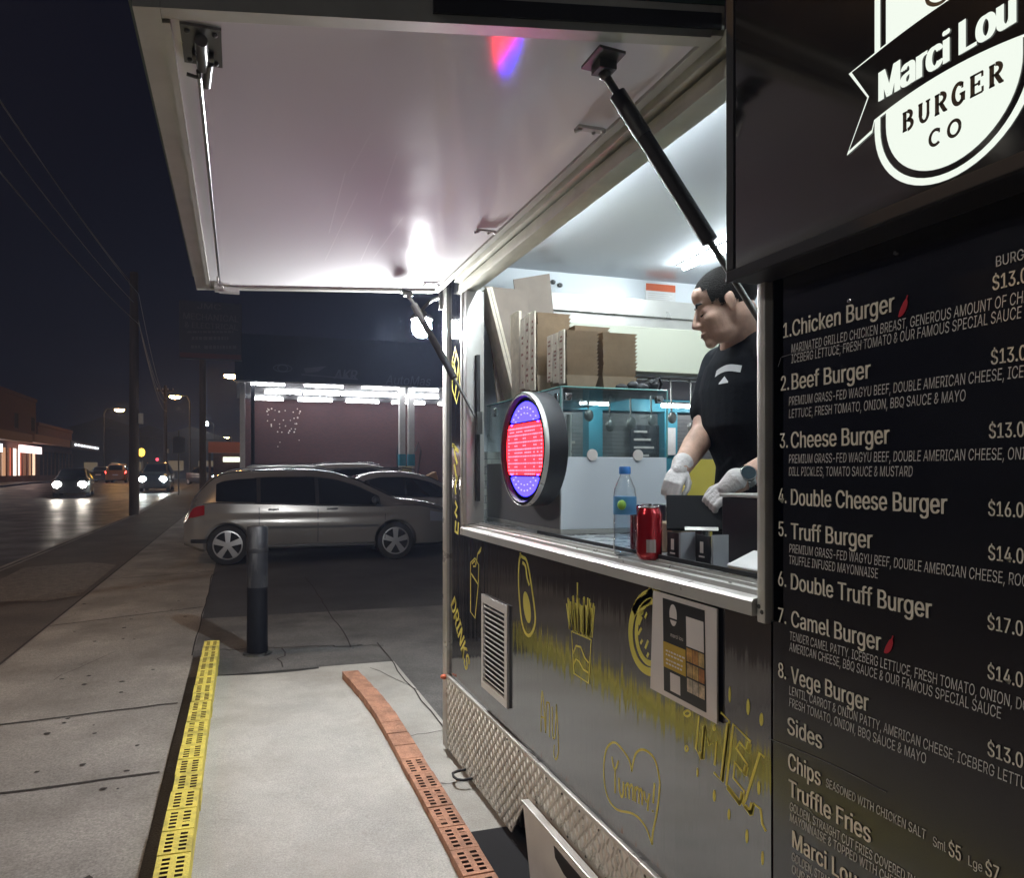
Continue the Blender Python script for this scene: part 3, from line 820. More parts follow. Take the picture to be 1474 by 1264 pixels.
# the round burger drawing, partly behind the poster
b = MB()
for rx, ry, w_ in ((162,300,.017),(118,235,.012)):
    p = smooth_pts(cr(ell(1150,690,rx,ry,22), 720, 780, 5.267), 3, True); ribbon(b, p, w_, True)
ribbon(b, cr([(1150,360),(1120,430),(1050,470),(1010,540)], 720, 780, 5.267), .02)
for x,y,dx,dy in ((1062,600,22,-60),(1058,680,25,-50),(1070,760,15,-30),(1110,780,22,-60),(1118,860,12,-30),(1105,560,15,-40),(1075,540,15,-30)):
    ribbon(b, cr([(x-dx/2,y-dy/2),(x,y),(x+dx/2,y+dy/2)], 720, 780, 5.267), .006)
b.build('burger_drawing', M['yellow_ink'], tr, fix=False)
art('any_lettering', [[(203,390),(205,200),(212,80),(226,200),(238,400)],[(203,270),(225,285)],[(240,400),(243,190),(258,170),(268,200),(268,430)],[(288,200),(290,400),(300,440),(312,400),(320,180)],[(320,180),(332,400),(335,540),(318,600),(300,560),(305,490)]], 740, 980, 5.267, .0042)
art('heart_drawing', [[(890,690),(870,600),(800,500),(750,470),(700,520),(680,640),(685,780),(715,900),(780,980),(880,1005),(940,1040),(1000,1120),(1045,1245)],[(1045,1245),(1052,1150),(1080,1010),(1100,850),(1100,740),(1060,590),(980,525),(920,560),(890,690)]], 740, 980, 5.267, .0046)
art('yummy_lettering', [[(742,580),(750,640),(765,690)],[(790,610),(775,660),(765,690),(765,855)],[(795,740),(798,830),(815,885),(827,850),(828,770)],[(845,790),(846,890)],[(846,810),(862,782),(872,820),(872,900)],[(872,820),(890,790),(900,830),(900,912)],[(915,805),(918,922)],[(918,835),(935,810),(945,850),(945,935)],[(945,850),(960,822),(970,860),(970,945)],[(985,840),(992,890),(1004,925)],[(1026,860),(1015,925),(1012,990)],[(1065,780),(1058,860),(1054,932)],[(1050,985),(1052,1000)]], 740, 980, 5.267, .005)
art('meal_lettering', [[(205,225),(185,440),(225,505),(243,290),(268,415),(318,390),(305,545)],[(345,205),(400,260),(355,650),(300,590)],[(425,280),(535,390),(520,460),(465,395),(445,435),(515,540),(500,605),(435,525),(425,625),(495,710),(470,795),(380,670),(425,280)],[(625,495),(595,465),(505,760),(490,800),(540,860),(555,790),(600,825),(610,920),(634,968)]], 960, 980, 4.453, .0048, sm=False)
art('meal_shading', [[(393,275),(352,645)],[(240,300),(228,500)],[(529,400),(518,460)],[(510,548),(498,605)],[(386,682),(470,792)],[(500,805),(540,858)],[(485,720),(476,790)],[(205,460),(224,502)],[(548,790),(538,855)]], 960, 980, 4.453, .010, sm=False)
sp = []
for x,y,rx,ry in ((402,90,7,52),(520,170,11,52),(605,250,12,42),(195,590,6,30),(303,740,9,38),(397,860,8,36),(512,1000,9,45),(612,1140,8,45),(588,690,10,45),(303,305,10,20)):
    sp.append(ell(x,y,rx,ry,10))
art('ring_drawing', [ell(130,212,20,18,10)+[(150,212)]], 960, 980, 4.453, .004); art('ring_drawing', [ell(125,437,9,16,10)+[(134,437)]], 960, 980, 4.453, .004)
for q in sp: art('spot_drawing', [], 960, 980, 4.453, .004, fills=[q])
# words up the narrow wall beside the window
p0, p1 = wall(650,862,DX), wall(672,958,DX)
d = (p1-p0).normalized(); d = Vector((0,d.y,d.z)); up_ = Vector((0, d.z, -d.y)) * (1 if -d.y > 0 else -1)
letters('drinks_lettering', 'DRINKS', wall(649,872,DX), d, up_, .085, (p1-p0).length*.98, m=M['yellow_ink'], parent=tr, bold=.02)
art('narrow_fries_drawing', [[(655,500),(660,520),(662,560),(657,580),(651,560),(651,520),(655,500)],[(653,530),(657,505)],[(655,570),(660,525)],[(657,545),(653,520)]], 0, 0, 1.0, .011, sm=False)
art('narrow_lettering', [[(653,640),(655,655),(658,668)],[(654,668),(657,690)],[(658,685),(655,700),(656,712)],[(655,722),(658,730),(655,738),(658,745)],[(656,750),(655,765),(659,768),(660,752)],[(651,640),(660,650)]], 0, 0, 1.0, .016, sm=False)

RIBK = 1.0
# ------------------------------------------------------------------ printed poster taped below the sill
t = thing('menu_poster', (.99,1.4,.85), 'white printed poster with photos of food taped below the window sill', 'poster')
pTL, pTR, pBR, pBL = wall(940,850,.990), wall(1032,877,.990), wall(1032,1043,.990), wall(936,991,.990)
b = MB(); b.prism([pTL,pTR,pBR,pBL], (.004,0,0)); b.build('sheet', M['paper'], t)
q = [wall(930+x/5.744, 840+y/5.744, .9885) for x,y in ((137,120),(480,225),(495,1070),(148,885))]
def bil(u, v, dx=0): 
    a = q[0].lerp(q[1], u); c = q[3].lerp(q[2], u); r = a.lerp(c, v); return r + Vector((dx,0,0))
def prect(mb, u0,u1,v0,v1,dx): mb.quad(bil(u0,v0,dx),bil(u1,v0,dx),bil(u1,v1,dx),bil(u0,v1,dx))
b = MB(); b.prism(q, (.001,0,0)); b.build('black_field', M['black'], t)
b = MB(); prect(b,0,.56,.465,.74,-.0006); b.build('yellow_field', mat('poster yellow',(.55,.36,.05),.6), t, fix=False)
for a_ in ((.17,.42,.77,.965),(.585,.985,.115,.42)):
    b = MB(); prect(b,*a_,-.0006); b.build('white_field', M['paper'], t, fix=False)
b = MB(); ps = [bil(.27+.095*math.cos(a), .15+.10*math.sin(a)*1.15, -.0006) for a in [2*PI*k/20 for k in range(20)]]; b.add(ps,[tuple(range(20))]); b.build('emblem', M['paper'], t, fix=False)
b = MB(); prect(b,.17,.37,.185,.205,-.0009); b.build('emblem_band', M['black'], t, fix=False)
fc = [(.50,.26,.07),(.42,.20,.06),(.55,.38,.16),(.46,.30,.13),(.52,.33,.12),(.38,.16,.06),(.55,.46,.35),(.5,.42,.33),(.58,.45,.30)]
for k in range(9):
    i, j = k % 3, k // 3
    b = MB(); u0 = .585+i*.137; prect(b,u0,u0+.127,.435+j*.155,.435+j*.155+.138,-.0006)
    b.build('food_photo', mat('food photo', fc[k], .6, var=.5, vscale=60), t, fix=False)
ex_ = (q[1]-q[0]).normalized(); ey_ = Vector((0,0,1))
b = MB()
for v_ in (.545,.585,.64,.68):
    u_ = .07
    while u_ < .48:
        w_ = random.uniform(.03,.08); prect(b,u_,u_+w_,v_,v_+.018,-.0009); u_ += w_ + .02
b.build('blurred_print', M['paper'], t, fix=False)
letters('name_lettering', 'marci lou', bil(.20,.385,-.0009), ex_, ey_, .009, .048, m=M['paper'], parent=t)

# ================================================================== MENU BOARD
mt = thing('menu_board', (1.0,.3,.25), 'tall black menu board listing numbered burgers and prices under the lit sign', 'menu board')
b = MB(); b.bbox((1.0, -1.2, .25), (1.0115, 1.117, 1.785), .0015); b.build('board', M['menublack'], mt)
MXP = .9985
def mline(name, s, px, py, cap, pxr=None, fit=None, m='grey_ink', bold=0.0, shear=0.0):
    o = wall(px, py, MXP); t_ = MXP/(SN+CS*(px-640)/1000)
    w_ = (o - wall(pxr, py, MXP)).length if pxr else None
    if w_: w_ = abs(o.y - wall(pxr, py, MXP).y)
    letters(name, s, o, EXW, EYW, cap*t_/1000, w_, fit, M[m], mt, bold, shear)
dish = [('1.',1128,486.6,1141,484,'Chicken Burger',1287),('2.',1124.6,562.7,1140,561,'Beef Burger',1252.7),('3.',1123,645,1139,645,'Cheese Burger',1280),
        ('4.',1121,724,1139,727,'Double Cheese Burger',1363),('5.',1121,771.5,1139,776,'Truff Burger',1255.6),('6.',1120.6,843,1139,848.5,'Double Truff Burger',1340.8),
        ('7.',1120.6,895.6,1139.5,902,'Camel Burger',1268),('8.',1120.6,974.5,1139,983,'Vege Burger',1250)]
for no, xn, yn, xd, yd, nm, xr in dish:
    mline('dish_number', no, xn, yn, 21, xn+11, m='cream_ink', bold=.018)
    mline('dish_name', nm, xd, yd, 23, xr, m='cream_ink', bold=.020)
P1 = 'PREMIUM GRASS-FED WAGYU BEEF, DOUBLE AMERICAN CHEESE,'
desc = [('MARINATED GRILLED CHICKEN BREAST, GENEROUS AMOUNT OF CHEESE,',1139,508,1448,'MARINATED GRILLED CHICKEN BREAST, GENEROUS AMOUNT OF'),
 ('ICEBERG LETTUCE, FRESH TOMATO & OUR FAMOUS SPECIAL SAUCE',1139,523,1471,None),
 (P1+' ICEBERG',1135.5,584,1445,P1),('LETTUCE, FRESH TOMATO, ONION, BBQ SAUCE & MAYO',1135.5,602,1390,None),
 (P1+' ONION,',1135.5,667,1445,P1),('DILL PICKLES, TOMATO SAUCE & MUSTARD',1135.5,685,1313.8,None),
 ('PREMIUM GRASS-FED WAGYU BEEF, DOUBLE AMERCIAN CHEESE, ROCKET,',1136,795.5,1446,'PREMIUM GRASS-FED WAGYU BEEF, DOUBLE AMERCIAN CHEESE,'),('TRUFFLE INFUSED MAYONNAISE',1136,812,1264,None),
 ('TENDER CAMEL PATTY, ICEBERG LETTUCE, FRESH TOMATO, ONION, DOUBLE',1137,921.5,1457.5,'TENDER CAMEL PATTY, ICEBERG LETTUCE, FRESH TOMATO, ONION,'),('AMERICAN CHEESE, BBQ SAUCE & OUR FAMOUS SPECIAL SAUCE',1136,937,1441.5,None),
 ('LENTIL, CARROT & ONION PATTY, AMERICAN CHEESE, ICEBERG LETTUCE,',1136,1000,1430.7,'LENTIL, CARROT & ONION PATTY, AMERICAN CHEESE, ICEBERG'),('FRESH TOMATO, ONION, BBQ SAUCE & MAYO',1136,1017,1333,None),
 ('SEASONED WITH CHICKEN SALT',1188.8,1133,1333,None),
 ('GOLDEN, STRAIGHT CUT FRIES COVERED IN TRUFFLE',1137,1167,1302.5,'GOLDEN, STRAIGHT CUT FRIES COVERED'),('MAYONNAISE & TOPPED WITH CHEESE',1137,1182.5,1291,'MAYONNAISE & TOPPED WITH CHEE'),
 ('GOLDEN, STRAIGHT CUT FRIES COVERED IN',1140,1239.5,1302.5,'GOLDEN, STRAIGHT CUT FRIES COVERED'),('OUR FAMOUS SPECIAL SAUCE',1140,1257,1250,'OUR FAMOUS SPECIAL')]
for s_, x, y, xr, f_ in desc: mline('dish_description', s_, x, y, 12.5, xr, f_, 'grey_ink', .0, .12)
for s_, x, y, xr in (('Sides',1134,1056,1183),('Chips',1135,1107.5,1181),('Truffle Fries',1136,1146,1253),("Marci Lou",1141,1220,1233)):
    mline('dish_name', s_, x, y, 24, xr, m='cream_ink', bold=.020)
mline('price_heading', 'BURGER', 1434, 384, 15, 1474, 'BURG', 'grey_ink', .008)
for pr, x, y in (('$13.00',1429,418),('$13.00',1427,525),('$13.00',1424,631),('$16.00',1423,742.5),('$14.00',1423,806),('$17.00',1422,906),('$14.00',1422,977),('$13.00',1422,1088)):
    mline('price', pr, x, y, 21, x+38, pr[:4], 'cream_ink', .018)
mline('price', 'Sml', 1343, 1218, 14, 1361, m='grey_ink'); mline('price', '$5', 1366, 1232, 21, 1383, m='cream_ink', bold=.018)
mline('price', 'Lge', 1394, 1246, 14, 1414, m='grey_ink'); mline('price', '$7', 1419, 1260, 21, 1438, m='cream_ink', bold=.018)
for x, y in ((1303,442),(1282,931)):
    o = wall(x, y, .9982); b = MB(); n = 10
    sp = [Vector((0, -a, z)) for a, z in [(-.020*k/n+.012*(k/n)**2*0, .026*(1-k/n)**1.6-.010) for k in range(n+1)]]
    for i in range(n+1):
        pass
    pts = [o + Vector((0, .016*(k/n) - .004, .030*(1-k/n)**1.8 - .012)) for k in range(n+1)]
    ws = [.002 if k < 2 else .0095*math.sin(PI*min(1,(k+1)/(n+1.5))) + .0006 for k in range(n+1)]
    vs = []
    for k in range(n+1):
        dd = (pts[min(k+1,n)] - pts[max(k-1,0)]).normalized(); nn = Vector((0,-dd.z,dd.y))
        vs += [pts[k]+nn*ws[k]/2, pts[k]-nn*ws[k]/2]
    b.add(vs, [(2*k,2*k+1,2*k+3,2*k+2) for k in range(n)]); b.build('chilli_mark', M['red_ink'], mt, fix=False)
# scuffs, a painted reflection edge (first line) and a fixing
b = MB()
for pts in ([(1105,1063),(1190,1098),(1275,1141)], [(1125,514),(1170,502),(1225,497),(1250,490)], [(1120,528),(1124,515)], [(1159,1160),(1172,1175),(1186,1185)]):
    ribbon(b, smooth_pts([wall(x,y,.9983) for x,y in pts], 4), .0012)
b.build('scuff_and_reflection_marks', mat('scuff', (.16,.16,.16), .6), mt, fix=False)
b = MB(); b.lathe(wall(1224,433,.9998), [(.0045,0),(.004,.003),(.002,.004)], 12, (-1,0,0)); b.lathe(wall(1290,364,.9998), [(.004,0),(.003,.003)], 10, (-1,0,0)); b.build('board_screws', M['steel'], mt, smooth=40)

# ================================================================== ILLUMINATED SIGN
sg = thing('lit_sign', (.96,.5,1.77), 'black illuminated sign box with a white shield and ribbon above the menu board', 'sign')
SZ0, SZ1, SY0, SY1 = 1.772, 2.52, -.6, 1.146
b = MB(); b.bbox((.922, SY0, SZ0), (1.0, SY1, SZ1), .003); b.build('sign_box', M['black'], sg)
b = MB()
b.bbox((.915, SY0, SZ0-.001), (.9215, SY1+.001, SZ0+.020), .002); b.bbox((.915, SY1-.020, SZ0+.0205), (.9215, SY1+.001, SZ1), .002)
b.build('sign_frame', M['rubber'], sg)
b = MB(); b.box((.9185, SY0, SZ0+.0203), (.9215, SY1-.0203, SZ1-.02)); b.build('sign_face', M['signblack'], sg)
FX = .9175
YC, ZJ, WO = .705, 1.912, .1125
def shield(r):
    k = r/WO
    pts = [Vector((FX, YC + r, 2.33)), Vector((FX, YC + r, ZJ))]
    pts += [Vector((FX, YC + r*math.cos(a), ZJ - (r+.004)*math.sin(a))) for a in [PI*i/28 for i in range(1,28)]]
    pts += [Vector((FX, YC - r, ZJ)), Vector((FX, YC - r, 2.33))]
    return pts
def band(mb, ro, ri):
    a, c = shield(ro), shield(ri)
    n = len(a); mb.add(a + c, [(i, i+1, n+i+1, n+i) for i in range(n-1)])
b = MB(); band(b, WO, WO-.0095); b.build('shield_outline', M['E_sign'], sg, fix=False)
b = MB(); b.add([p for p in shield(WO-.019)], [tuple(range(31))]); b.build('shield_face', M['E_sign'], sg, fix=False)
DXn = Vector((-.0008,0,0))
rib_lo = lambda s_: 1.930 + .013*(1-s_*s_)
rib_hi = lambda s_: 2.028 + .008*(1-s_*s_)
def rib_poly(e):
    L = [Vector((FX, YC + .112*s_, rib_hi(s_)+e)) for s_ in [1-2*k/16 for k in range(17)]]
    Lo = [Vector((FX, YC + .112*s_, rib_lo(s_)-e)) for s_ in [-1+2*k/16 for k in range(17)]]
    r_ = [Vector((FX, YC-.152-e*2, 2.0235+e*.4)), Vector((FX, YC-.121-e*1.1, 1.970)), Vector((FX, YC-.157-e*1.6, 1.9035-e*1.8)), Vector((FX, YC-.116, 1.917-e*1.4))]
    l_ = [Vector((FX, YC+.116, 1.917-e*1.4)), Vector((FX, YC+.157+e*1.6, 1.9035-e*1.8)), Vector((FX, YC+.121+e*1.1, 1.970)), Vector((FX, YC+.152+e*2, 2.0235+e*.4))]
    return L + r_ + Lo + l_
for nm, e, dd, m_ in (('ribbon_outline', .0030, -.0008, 'E_sign'), ('ribbon_band', 0, -.0014, 'signblack')):
    b = MB(); p = [v + Vector((dd,0,0)) for v in rib_poly(e)]; b.add(p, [tuple(range(len(p)))])
    me_ = b.build(nm, M[m_], sg, fix=False)
    bm_ = bmesh.new(); bm_.from_mesh(me_.data); bmesh.ops.triangulate(bm_, faces=bm_.faces[:], ngon_method='EAR_CLIP'); bm_.to_mesh(me_.data); bm_.free()
letters('sign_name', 'Marci Lou', Vector((FX-.0024, .806, 1.953)), EXW, EYW, .043, .186, m=M['E_sign'], parent=sg, bold=.045)
# slab-serif lettering: heavy letters with serif bars added
SL = MB()
def slab(s_, y0, z, cap, step):
    lw = cap*.17
    for k, ch in enumerate(s_):
        o = Vector((FX-.0016, y0 - k*step, z))
        w_ = step*.70
        def bar(u0,v0,u1,v1,t): 
            a = o + EXW*(u0*w_) + EYW*(v0*cap); c = o + EXW*(u1*w_) + EYW*(v1*cap)
            d_ = (c-a).normalized(); nn = Vector((0,-d_.z,d_.y))*t/2
            SL.quad(a+nn, c+nn, c-nn, a-nn)
        def arc(cu,cv,ru,rv,a0,a1,t,n=14):
            ps = [o + EXW*((cu+ru*math.cos(R(a0+(a1-a0)*i/n)))*w_) + EYW*((cv+rv*math.sin(R(a0+(a1-a0)*i/n)))*cap) for i in range(n+1)]
            ribbon(SL, ps, t)
        o.x -= .00004*0
        T, t = lw*1.25, lw*.62
        if ch in 'BRE':
            bar(.18,0,.18,1,T); bar(-.02,.97,.42,.97,t); bar(-.02,.03,.40,.03,t)
        if ch == 'B': arc(.42,.75,.36,.22,-90,90,T*.9); arc(.44,.27,.42,.245,-90,90,T*.9); bar(.2,.51,.5,.51,t)
        if ch == 'R': arc(.44,.73,.40,.24,-90,90,T*.9); bar(.2,.49,.5,.49,t); bar(.50,.47,.84,.04,T*.9); bar(.75,.03,1.04,.03,t)
        if ch == 'E': bar(.2,.97,.95,.97,t); bar(.2,.03,.95,.03,t); bar(.2,.5,.7,.5,t); bar(.92,.98,.92,.74,t); bar(.94,.02,.94,.28,t); bar(.68,.38,.68,.62,t)
        if ch == 'U': bar(.18,.97,.18,.35,T); bar(.84,.97,.84,.35,T*.7); arc(.51,.36,.33,.34,180,360,T*.8); bar(-.02,.97,.38,.97,t); bar(.64,.97,1.04,.97,t)
        if ch in 'GC': arc(.52,.5,.42,.48,48,312,T*.95,22); bar(.82,.98,.82,.70,t)
        if ch == 'G': bar(.86,.44,.86,.06,T); bar(.6,.45,1.05,.45,t)
        if ch == 'O': arc(.5,.5,.42,.48,0,360,T*.95,26)
slab('BURGER', .770, 1.889, .0275, .0240)
slab('CO', .731, 1.849, .0215, .0265)
for i, v in enumerate(SL.v): v.x -= .0
SLo = []
SL.build('sign_words', M['black'], sg, fix=False)
b = MB(); p = smooth_pts([wall(1333,-6,FX-.0009), wall(1336,3,FX-.0009), wall(1345,6,FX-.0009), wall(1356,2,FX-.0009), wall(1366,-8,FX-.0009)], 5); ribbon(b, p, .005); b.build('emblem_line', M['black'], sg, fix=False)

# ================================================================== THINGS IN THE HATCH
# round LED sign
LC = Vector((1.045, 2.462, 1.489))
t = thing('open_sign', (1.08,2.425,1.27), 'round black LED sign glowing red and blue inside the serving hatch', 'sign')
b = MB(); b.lathe(LC, [(.205,-.088),(.218,-.08),(.218,.0),(.214,.008),(.204,.010),(.200,.004),(.198,-.012)], 64, (-1,0,0)); b.build('casing', mat('casing black',(.010,.010,.012),.5,spec=.25), t, smooth=30)
b = MB(); b.lathe(LC, [(.2185,-.008),(.2195,0),(.2155,.0095),(.2150,.0085),(.2150,-.008)], 64, (-1,0,0)); b.build('rim', M['alu'], t, smooth=40)
LX = LC.x + .006
def ring(mb, r0, r1, a0, a1, x, n=24):
    vs = []
    for i in range(n+1):
        a = R(a0 + (a1-a0)*i/n)
        for r in (r0, r1): vs.append(Vector((x, LC.y - r*math.cos(a), LC.z + r*math.sin(a))))
    mb.add(vs, [(2*i,2*i+1,2*i+3,2*i+2) for i in range(n)])
b = MB(); ring(b, .0001, .1975, 0, 360, LX+.003, 48); b.build('face_plate', mat('dark acrylic', (.03,.012,.05), .2), t, fix=False)
b = MB()
hh = .100
def band_w(z): return math.sqrt(max(0, .190**2 - z*z))
b.grid(lambda u, v: Vector((LX+.001, LC.y + (1-2*u)*band_w(abs((2*v-1)*hh)), LC.z + (2*v-1)*hh)), 16, 10); b.build('red_diffuser', M['E_rface'], t, fix=False)
for a0 in (38, 218):
    b = MB(); vs = []
    for i in range(25):
        a = R(a0 + 104*i/24); 
        zz = (.182*math.sin(a)); zi = math.copysign(.106, zz)
        vs += [Vector((LX+.001, LC.y - .182*math.cos(a), LC.z + zz)), Vector((LX+.001, LC.y - .15*math.cos(a), LC.z + (zi if abs(zi) < abs(zz) else zz*.98)))]
    b.add(vs, [(2*i,2*i+1,2*i+3,2*i+2) for i in range(24)])
    b.build('blue_diffuser', M['E_bface'], t, fix=False)
b = MB()
def dot(mb, y, z, r=.0042): mb.lathe((LX, LC.y - y, LC.z + z), [(r,0),(r*.7,.004),(.0005,.005)], 8, (-1,0,0))
F5 = {'O':['01110','10001','10001','10001','10001','10001','01110'],'P':['11110','10001','10001','11110','10000','10000','10000'],
      'E':['11111','10000','10000','11110','10000','10000','11111'],'N':['10001','11001','11001','10101','10011','10011','10001']}
for k, ch in enumerate('OPEN'):
    for r_ in range(7):
        for c_ in range(5):
            if F5[ch][r_][c_] == '1':
                y, z = -.158 + k*.083 + c_*.0165, .082 - r_*.0273
                if abs(y) < band_w(abs(z)) + .006: dot(b, y, z); dot(b, y, z - .0135, .0035)
            else: dot(b, -.158 + k*.083 + c_*.0165, .082 - r_*.0273, .0030)
b.build('red_diodes', M['E_rdot'], t, smooth=60)
b = MB()
for a0, a1 in ((38,142),(218,322)):
    for k in range(11):
        a = R(a0 + (a1-a0)*k/10); dot(b, .160*math.cos(a), .160*math.sin(a), .0036)
    for k in range(7):
        a = R(a0+14 + (a1-a0-28)*k/6); dot(b, .138*math.cos(a), .138*math.sin(a), .0030)
b.build('blue_diodes', M['E_bdot'], t, smooth=60)
b = MB(); b.bbox((1.134,2.41,1.45),(1.1545,2.53,1.57),.003); b.build('mounting_pad', M['black'], t)

# glass display case
CX0, CX1, CY0, CY1, CZ0, CZ1 = 1.155, 1.612, 2.365, 3.17, 1.18, 1.72
t = thing('display_case', ((CX0+CX1)/2,(CY0+CY1)/2,1.166), 'glass food display case with a frosted white lower panel on the counter', 'display case')
b = MB(); b.bbox((CX0,CY0,1.166),(CX1,CY1,CZ0+.004),.003); b.build('base', M['alu2'], t)
b = MB(); b.bbox((CX0+.001,CY0,CZ0+.005),(CX1-.001,CY0+.012,1.458),.002); b.build('front_panel', M['panelwhite'], t)
b = MB(); b.box((CX0+.002,CY0+.0125,CZ0+.005),(CX0+.010,CY1,1.44)); b.build('side_panel', mat('smoked panel', (.22,.22,.23), .3), t)
b = MB(); b.box((CX0,CY0+.001,1.459),(CX1,CY0+.007,CZ1-.007)); b.build('front_glass', M['glass'], t)
b = MB(); b.box((CX0,CY0+.008,1.441),(CX0+.006,CY1,CZ1-.007)); b.build('side_glass', M['glass'], t)
b = MB(); b.box((CX1-.006,CY0+.008,CZ0+.005),(CX1,CY1,CZ1-.007)); b.build('far_glass', M['glass'], t)
b = MB(); b.box((CX0,CY0,CZ1-.006),(CX1,CY1,CZ1)); b.build('top_glass', M['glass'], t)
b = MB()
for p_, q_ in (((CX0,CY0,CZ1+.001),(CX1,CY0,CZ1+.001)),((CX0,CY0,CZ1+.001),(CX0,CY1,CZ1+.001)),((CX0-.001,CY0-.001,1.46),(CX0-.001,CY0-.001,CZ1)),((CX1+.001,CY0-.001,1.46),(CX1+.001,CY0-.001,CZ1))):
    b.tube([p_,q_], .0032, 6)
b.build('glass_edge', M['glass_edge'], t)
for x_ in (CX0+.03, CX1-.035):
    b = MB(); b.bbox((x_-.014,CY0-.006,CZ1-.05),(x_+.014,CY0+.012,CZ1-.022),.003); b.tube([(x_,CY0-.0055,CZ1-.036),(x_,CY0-.02,CZ1-.036)],.008,10); b.build('glass_clamp', M['steel'], t, smooth=30)
for y_ in (CY1-.12, CY0+.02):
    b = MB(); b.bbox((CX0-.006,y_,CZ1-.06),(CX0+.012,y_+.03,CZ1-.02),.003); b.build('glass_clamp', M['steel'], t, smooth=30)
b = MB()
for x_ in (CX0+.13, CX1-.13): b.lathe((x_,CY0-.0005,1.466), [(.022,0),(.022,.004)], 20, (0,-1,0))
b.build('latch_disc', M['paper'], t)
b = MB(); b.box((CX0+.03,CY0+.03,1.51),(CX0+.075,CY0+.6,1.52)); b.tube([(CX0+.05,CY0+.03,1.19),(CX0+.05,CY0+.03,1.62)],.010,8); b.tube([(CX0+.09,CY0+.25,1.19),(CX0+.09,CY0+.25,1.62)],.008,8); b.build('shelf_bracket', M['alu'], t)

# nested stacks of takeaway boxes on the case, and flat sheets leaning behind them
def nest(x0, x1, y0, y1, z0, h, label, n, printed=True):
    t = thing('box_stack', ((x0+x1)/2,(y0+y1)/2,z0), label, 'box stack', 'stacks of takeaway boxes on the display case')
    cx_, cy_ = (x0+x1)/2, (y0+y1)/2; hx, hy = (x1-x0)/2, (y1-y0)/2
    b = MB()
    bz = z0 + h*.24
    # tapered lowest box
    lo = [(cx_-hx*.82,cy_-hy*.82,z0),(cx_+hx*.82,cy_-hy*.82,z0),(cx_+hx*.82,cy_+hy*.82,z0),(cx_-hx*.82,cy_+hy*.82,z0)]
    hi = [(cx_-hx,cy_-hy,bz),(cx_+hx,cy_-hy,bz),(cx_+hx,cy_+hy,bz),(cx_-hx,cy_+hy,bz)]
    b.add(lo+hi, [(0,3,2,1),(4,5,6,7),(0,1,5,4),(1,2,6,5),(2,3,7,6),(3,0,4,7)])
    b.build('lowest_box', M['kraft'], t)
    rm = MB(); pr_ = MB(); z = bz + .001; st = (z0 + h - bz)/n
    for k in range(n):
        jx, jy = random.uniform(-.002,.002), random.uniform(-.002,.002); s_ = 1 + .012*random.random()
        a_ = [(cx_-hx*.90+jx,cy_-hy*.90+jy,z),(cx_+hx*.90+jx,cy_-hy*.90+jy,z),(cx_+hx*.90+jx,cy_+hy*.90+jy,z),(cx_-hx*.90+jx,cy_+hy*.90+jy,z)]
        c_ = [(cx_-hx*s_+jx,cy_-hy*s_+jy,z+st*.96),(cx_+hx*s_+jx,cy_-hy*s_+jy,z+st*.96),(cx_+hx*s_+jx,cy_+hy*s_+jy,z+st*.96),(cx_-hx*s_+jx,cy_+hy*s_+jy,z+st*.96)]
        rm.add(a_+c_, [(0,3,2,1),(4,5,6,7),(0,1,5,4),(1,2,6,5),(2,3,7,6),(3,0,4,7)])
        z += st
    rm.build('nested_boxes', M['kraft'], t)
    if printed:
        for k in range(3):
            pr_.bbox((cx_-hx*1.0-.010-.004*k*0, cy_-hy*.98+k*hy*.66, z0+.02+.01*k), (cx_-hx*1.0-.003, cy_-hy*.98+k*hy*.66+hy*.56, z0+h*(1.0+.03*random.random())), .001)
        pr_.build('pale_side', M['board_edge'], t)
        pm = MB()
        for k in range(3):
            for i in range(11):
                if random.random() < .3: continue
                zz = z0 + h*(.18 + .07*i); y_ = cy_-hy*.98+k*hy*.66
                pm.box((cx_-hx-.0112, y_+hy*.15, zz), (cx_-hx-.0101, y_+hy*.15+hy*random.uniform(.1,.3), zz+h*.03))
        pm.build('red_print', mat('brown red print', (.30,.17,.13), .8), t)
    return t
nest(1.205, 1.345, 2.42, 2.58, 1.7215, .225, 'stack of nested kraft takeaway boxes with printed side at the front of the glass case', 12)
nest(1.362, 1.515, 2.42, 2.58, 1.7215, .225, 'stack of nested kraft takeaway boxes at the right corner of the glass case', 12, False)
nest(1.190, 1.345, 2.66, 2.82, 1.7215, .345, 'taller nested box stack with pale printed flap edges behind the front stack', 16)
nest(1.362, 1.53, 2.66, 2.82, 1.7215, .300, 'nested box stack half hidden behind the right corner stack', 15, False)
def leaning(label, base, top, wd, th, m, mname='flat_box'):
    p, q = Vector(base), Vector(top); d = (q-p); w_ = Vector(wd)/2; nn = d.cross(w_).normalized()*th/2
    b = MB(); b.obox((p+q)/2, d/2, w_, nn)
    return tag(b.build(mname, m), label, 'flat box', 'flattened boxes leaning behind the stacks')
dp = depth
leaning('grey-brown flattened box leaning to the left behind the stacks', (1.28,3.08,1.7225), tuple(dp(728,415,3.10)), (.22,.02,0), .006, M['kraft_dark'])
leaning('large grey-brown flattened box standing tallest on the glass case', (1.44,3.12,1.7225), tuple(dp(765,398,3.16)), (.20,.02,.05), .006, M['kraft_dark'])
leaning('thin upright flattened box seen edge on between the leaning board and the stacks', (1.20,2.90,1.7225), (1.195,2.90,2.115), (0,.10,0), .012, M['board_edge'])
leaning('dark flattened box standing behind the pale flap edges', (1.29,2.885,1.7225), (1.285,2.895,2.10), (.17,0,0), .008, M['kraft_dark'])
t = thing('leaning_board', (1.12,3.0,1.55), 'long pale board leaning diagonally against the left window jamb', 'board')
p_, q_ = depth(738,578,3.0), depth(698,418,3.02)
